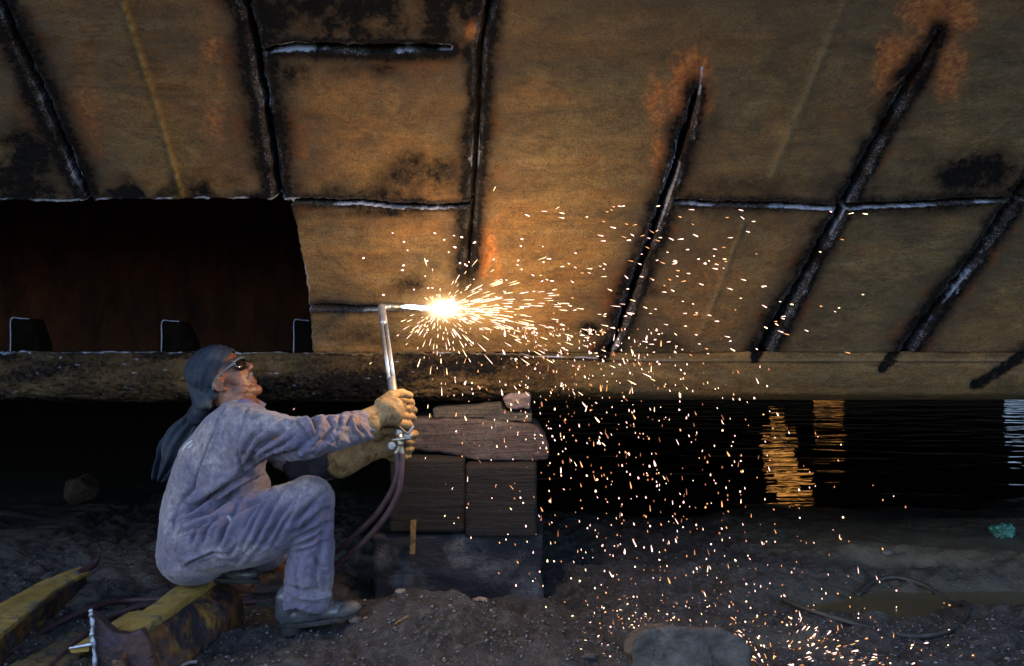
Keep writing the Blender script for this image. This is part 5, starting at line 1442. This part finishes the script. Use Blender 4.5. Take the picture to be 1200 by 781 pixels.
for k in range(320):                                     # bounced and glowing on the ground
    if k < 150: px, py = srng.gauss(925, 62), srng.gauss(764, 17)
    elif k < 200: px, py = srng.gauss(740, 40), srng.gauss(735, 16)
    else: px, py = srng.triangular(640, 1150, 820), 700 + 85 * srng.random() ** 0.6
    if not (640 < py < 800): continue
    p = gd(px, py, 0.004)
    hop = Vector((0, 0, srng.expovariate(1 / 0.012)))
    if k < 150:
        ta = math.atan2(790 - py, px - 905) + srng.gauss(0, 0.2); dr = Vector((math.cos(ta), 0, math.sin(ta))); ln = srng.uniform(1.5, 7)
    else:
        dr = Vector((srng.gauss(0, 1), srng.gauss(0, .4), srng.random())); ln = srng.uniform(1, 3.2)
    if (p + hop).y < 2.35: continue
    sparks.append((p + hop, dr, ln * p.y / FP, (0.28 + 0.75 * srng.random() ** 2.5) * p.y / FP, srng.choice([1, 1, 2, 2, 3, 0]), 'ground'))
def spindle(seg=6):
    prof_ = [(-1.0, 0.12), (-0.55, 0.55), (0.1, 0.9), (0.6, 1.0), (0.88, 0.7)]
    V = [(-1.25, 0, 0)]; F = []
    for (x, r_) in prof_:
        for k in range(seg):
            V.append((x, r_ * math.cos(2 * math.pi * k / seg), r_ * math.sin(2 * math.pi * k / seg)))
    V.append((1.05, 0, 0))
    for k in range(seg):
        F.append((0, 1 + (k + 1) % seg, 1 + k)); b = 1 + (len(prof_) - 1) * seg
        F.append((len(V) - 1, b + k, b + (k + 1) % seg))
    for j in range(len(prof_) - 1):
        for k in range(seg):
            a = 1 + j * seg + k; b = 1 + j * seg + (k + 1) % seg
            F.append((a, b, b + seg, a + seg))
    return V, F
SV, SF = spindle()
SVn = np.array(SV)
def visible(p):
    px, py = p.x / p.y * FP + HX, HY - (p.z - CZ) / p.y * FP
    return 0 < px < 1200 and 0 < py < 781
sparks.sort(key=lambda s: -(max(s[2], 2 * s[3]) * s[3]) / s[0].y ** 2 if visible(s[0]) and s[5] != 'burst' else 1)
SPK = {'air': ('small glowing spark flying through the air below and right of the torch cut', 'spark', 'sparks flying from the cut'),
       'ground': ('small glowing spark lying on or bouncing off the muddy ground', 'spark', 'sparks glowing on the ground')}
base_me = []
for m in spk_mats:
    me = bpy.data.meshes.new('spark'); me.from_pydata(SV, [], SF); me.materials.append(m); base_me.append(me)
def frame(dr):
    t = dr.normalized(); u = t.orthogonal().normalized(); w = t.cross(u)
    return t, u, w
rest = {0: [], 1: [], 2: [], 3: []}
nind = 0
for (p, dr, ln, r_, mi, wh) in sparks:
    t, u, w = frame(dr); hl_ = max(ln / 2, r_)
    if nind < 290 and wh != 'burst' and visible(p):
        o_ = bpy.data.objects.new('spark', base_me[mi]); COL.objects.link(o_)
        o_.matrix_world = Matrix.Translation(p) @ Matrix((t, u, w)).transposed().to_4x4() @ Matrix.Diagonal((hl_, r_, r_, 1))
        tag(o_, *SPK[wh]); nind += 1
    else:
        q_ = np.outer(SVn[:, 0] * hl_, t) + np.outer(SVn[:, 1] * r_, u) + np.outer(SVn[:, 2] * r_, w) + np.array(p)
        rest[mi].append(q_)
allq, allf, mids, n = [], [], [], 0
for mi in rest:
    for q_ in rest[mi]:
        allq.append(q_); allf += [tuple(i + n for i in f_) for f_ in SF]; mids += [mi] * len(SF); n += len(q_)
sp = mesh_obj('spark_spray', np.concatenate(allq), allf, spk_mats[0])
for m in spk_mats[1:]: sp.data.materials.append(m)
sp.data.polygons.foreach_set('material_index', np.array(mids, dtype=np.int32))
tag(sp, 'dense spray of fine glowing sparks bursting from the torch cut', 'sparks', kind='stuff')
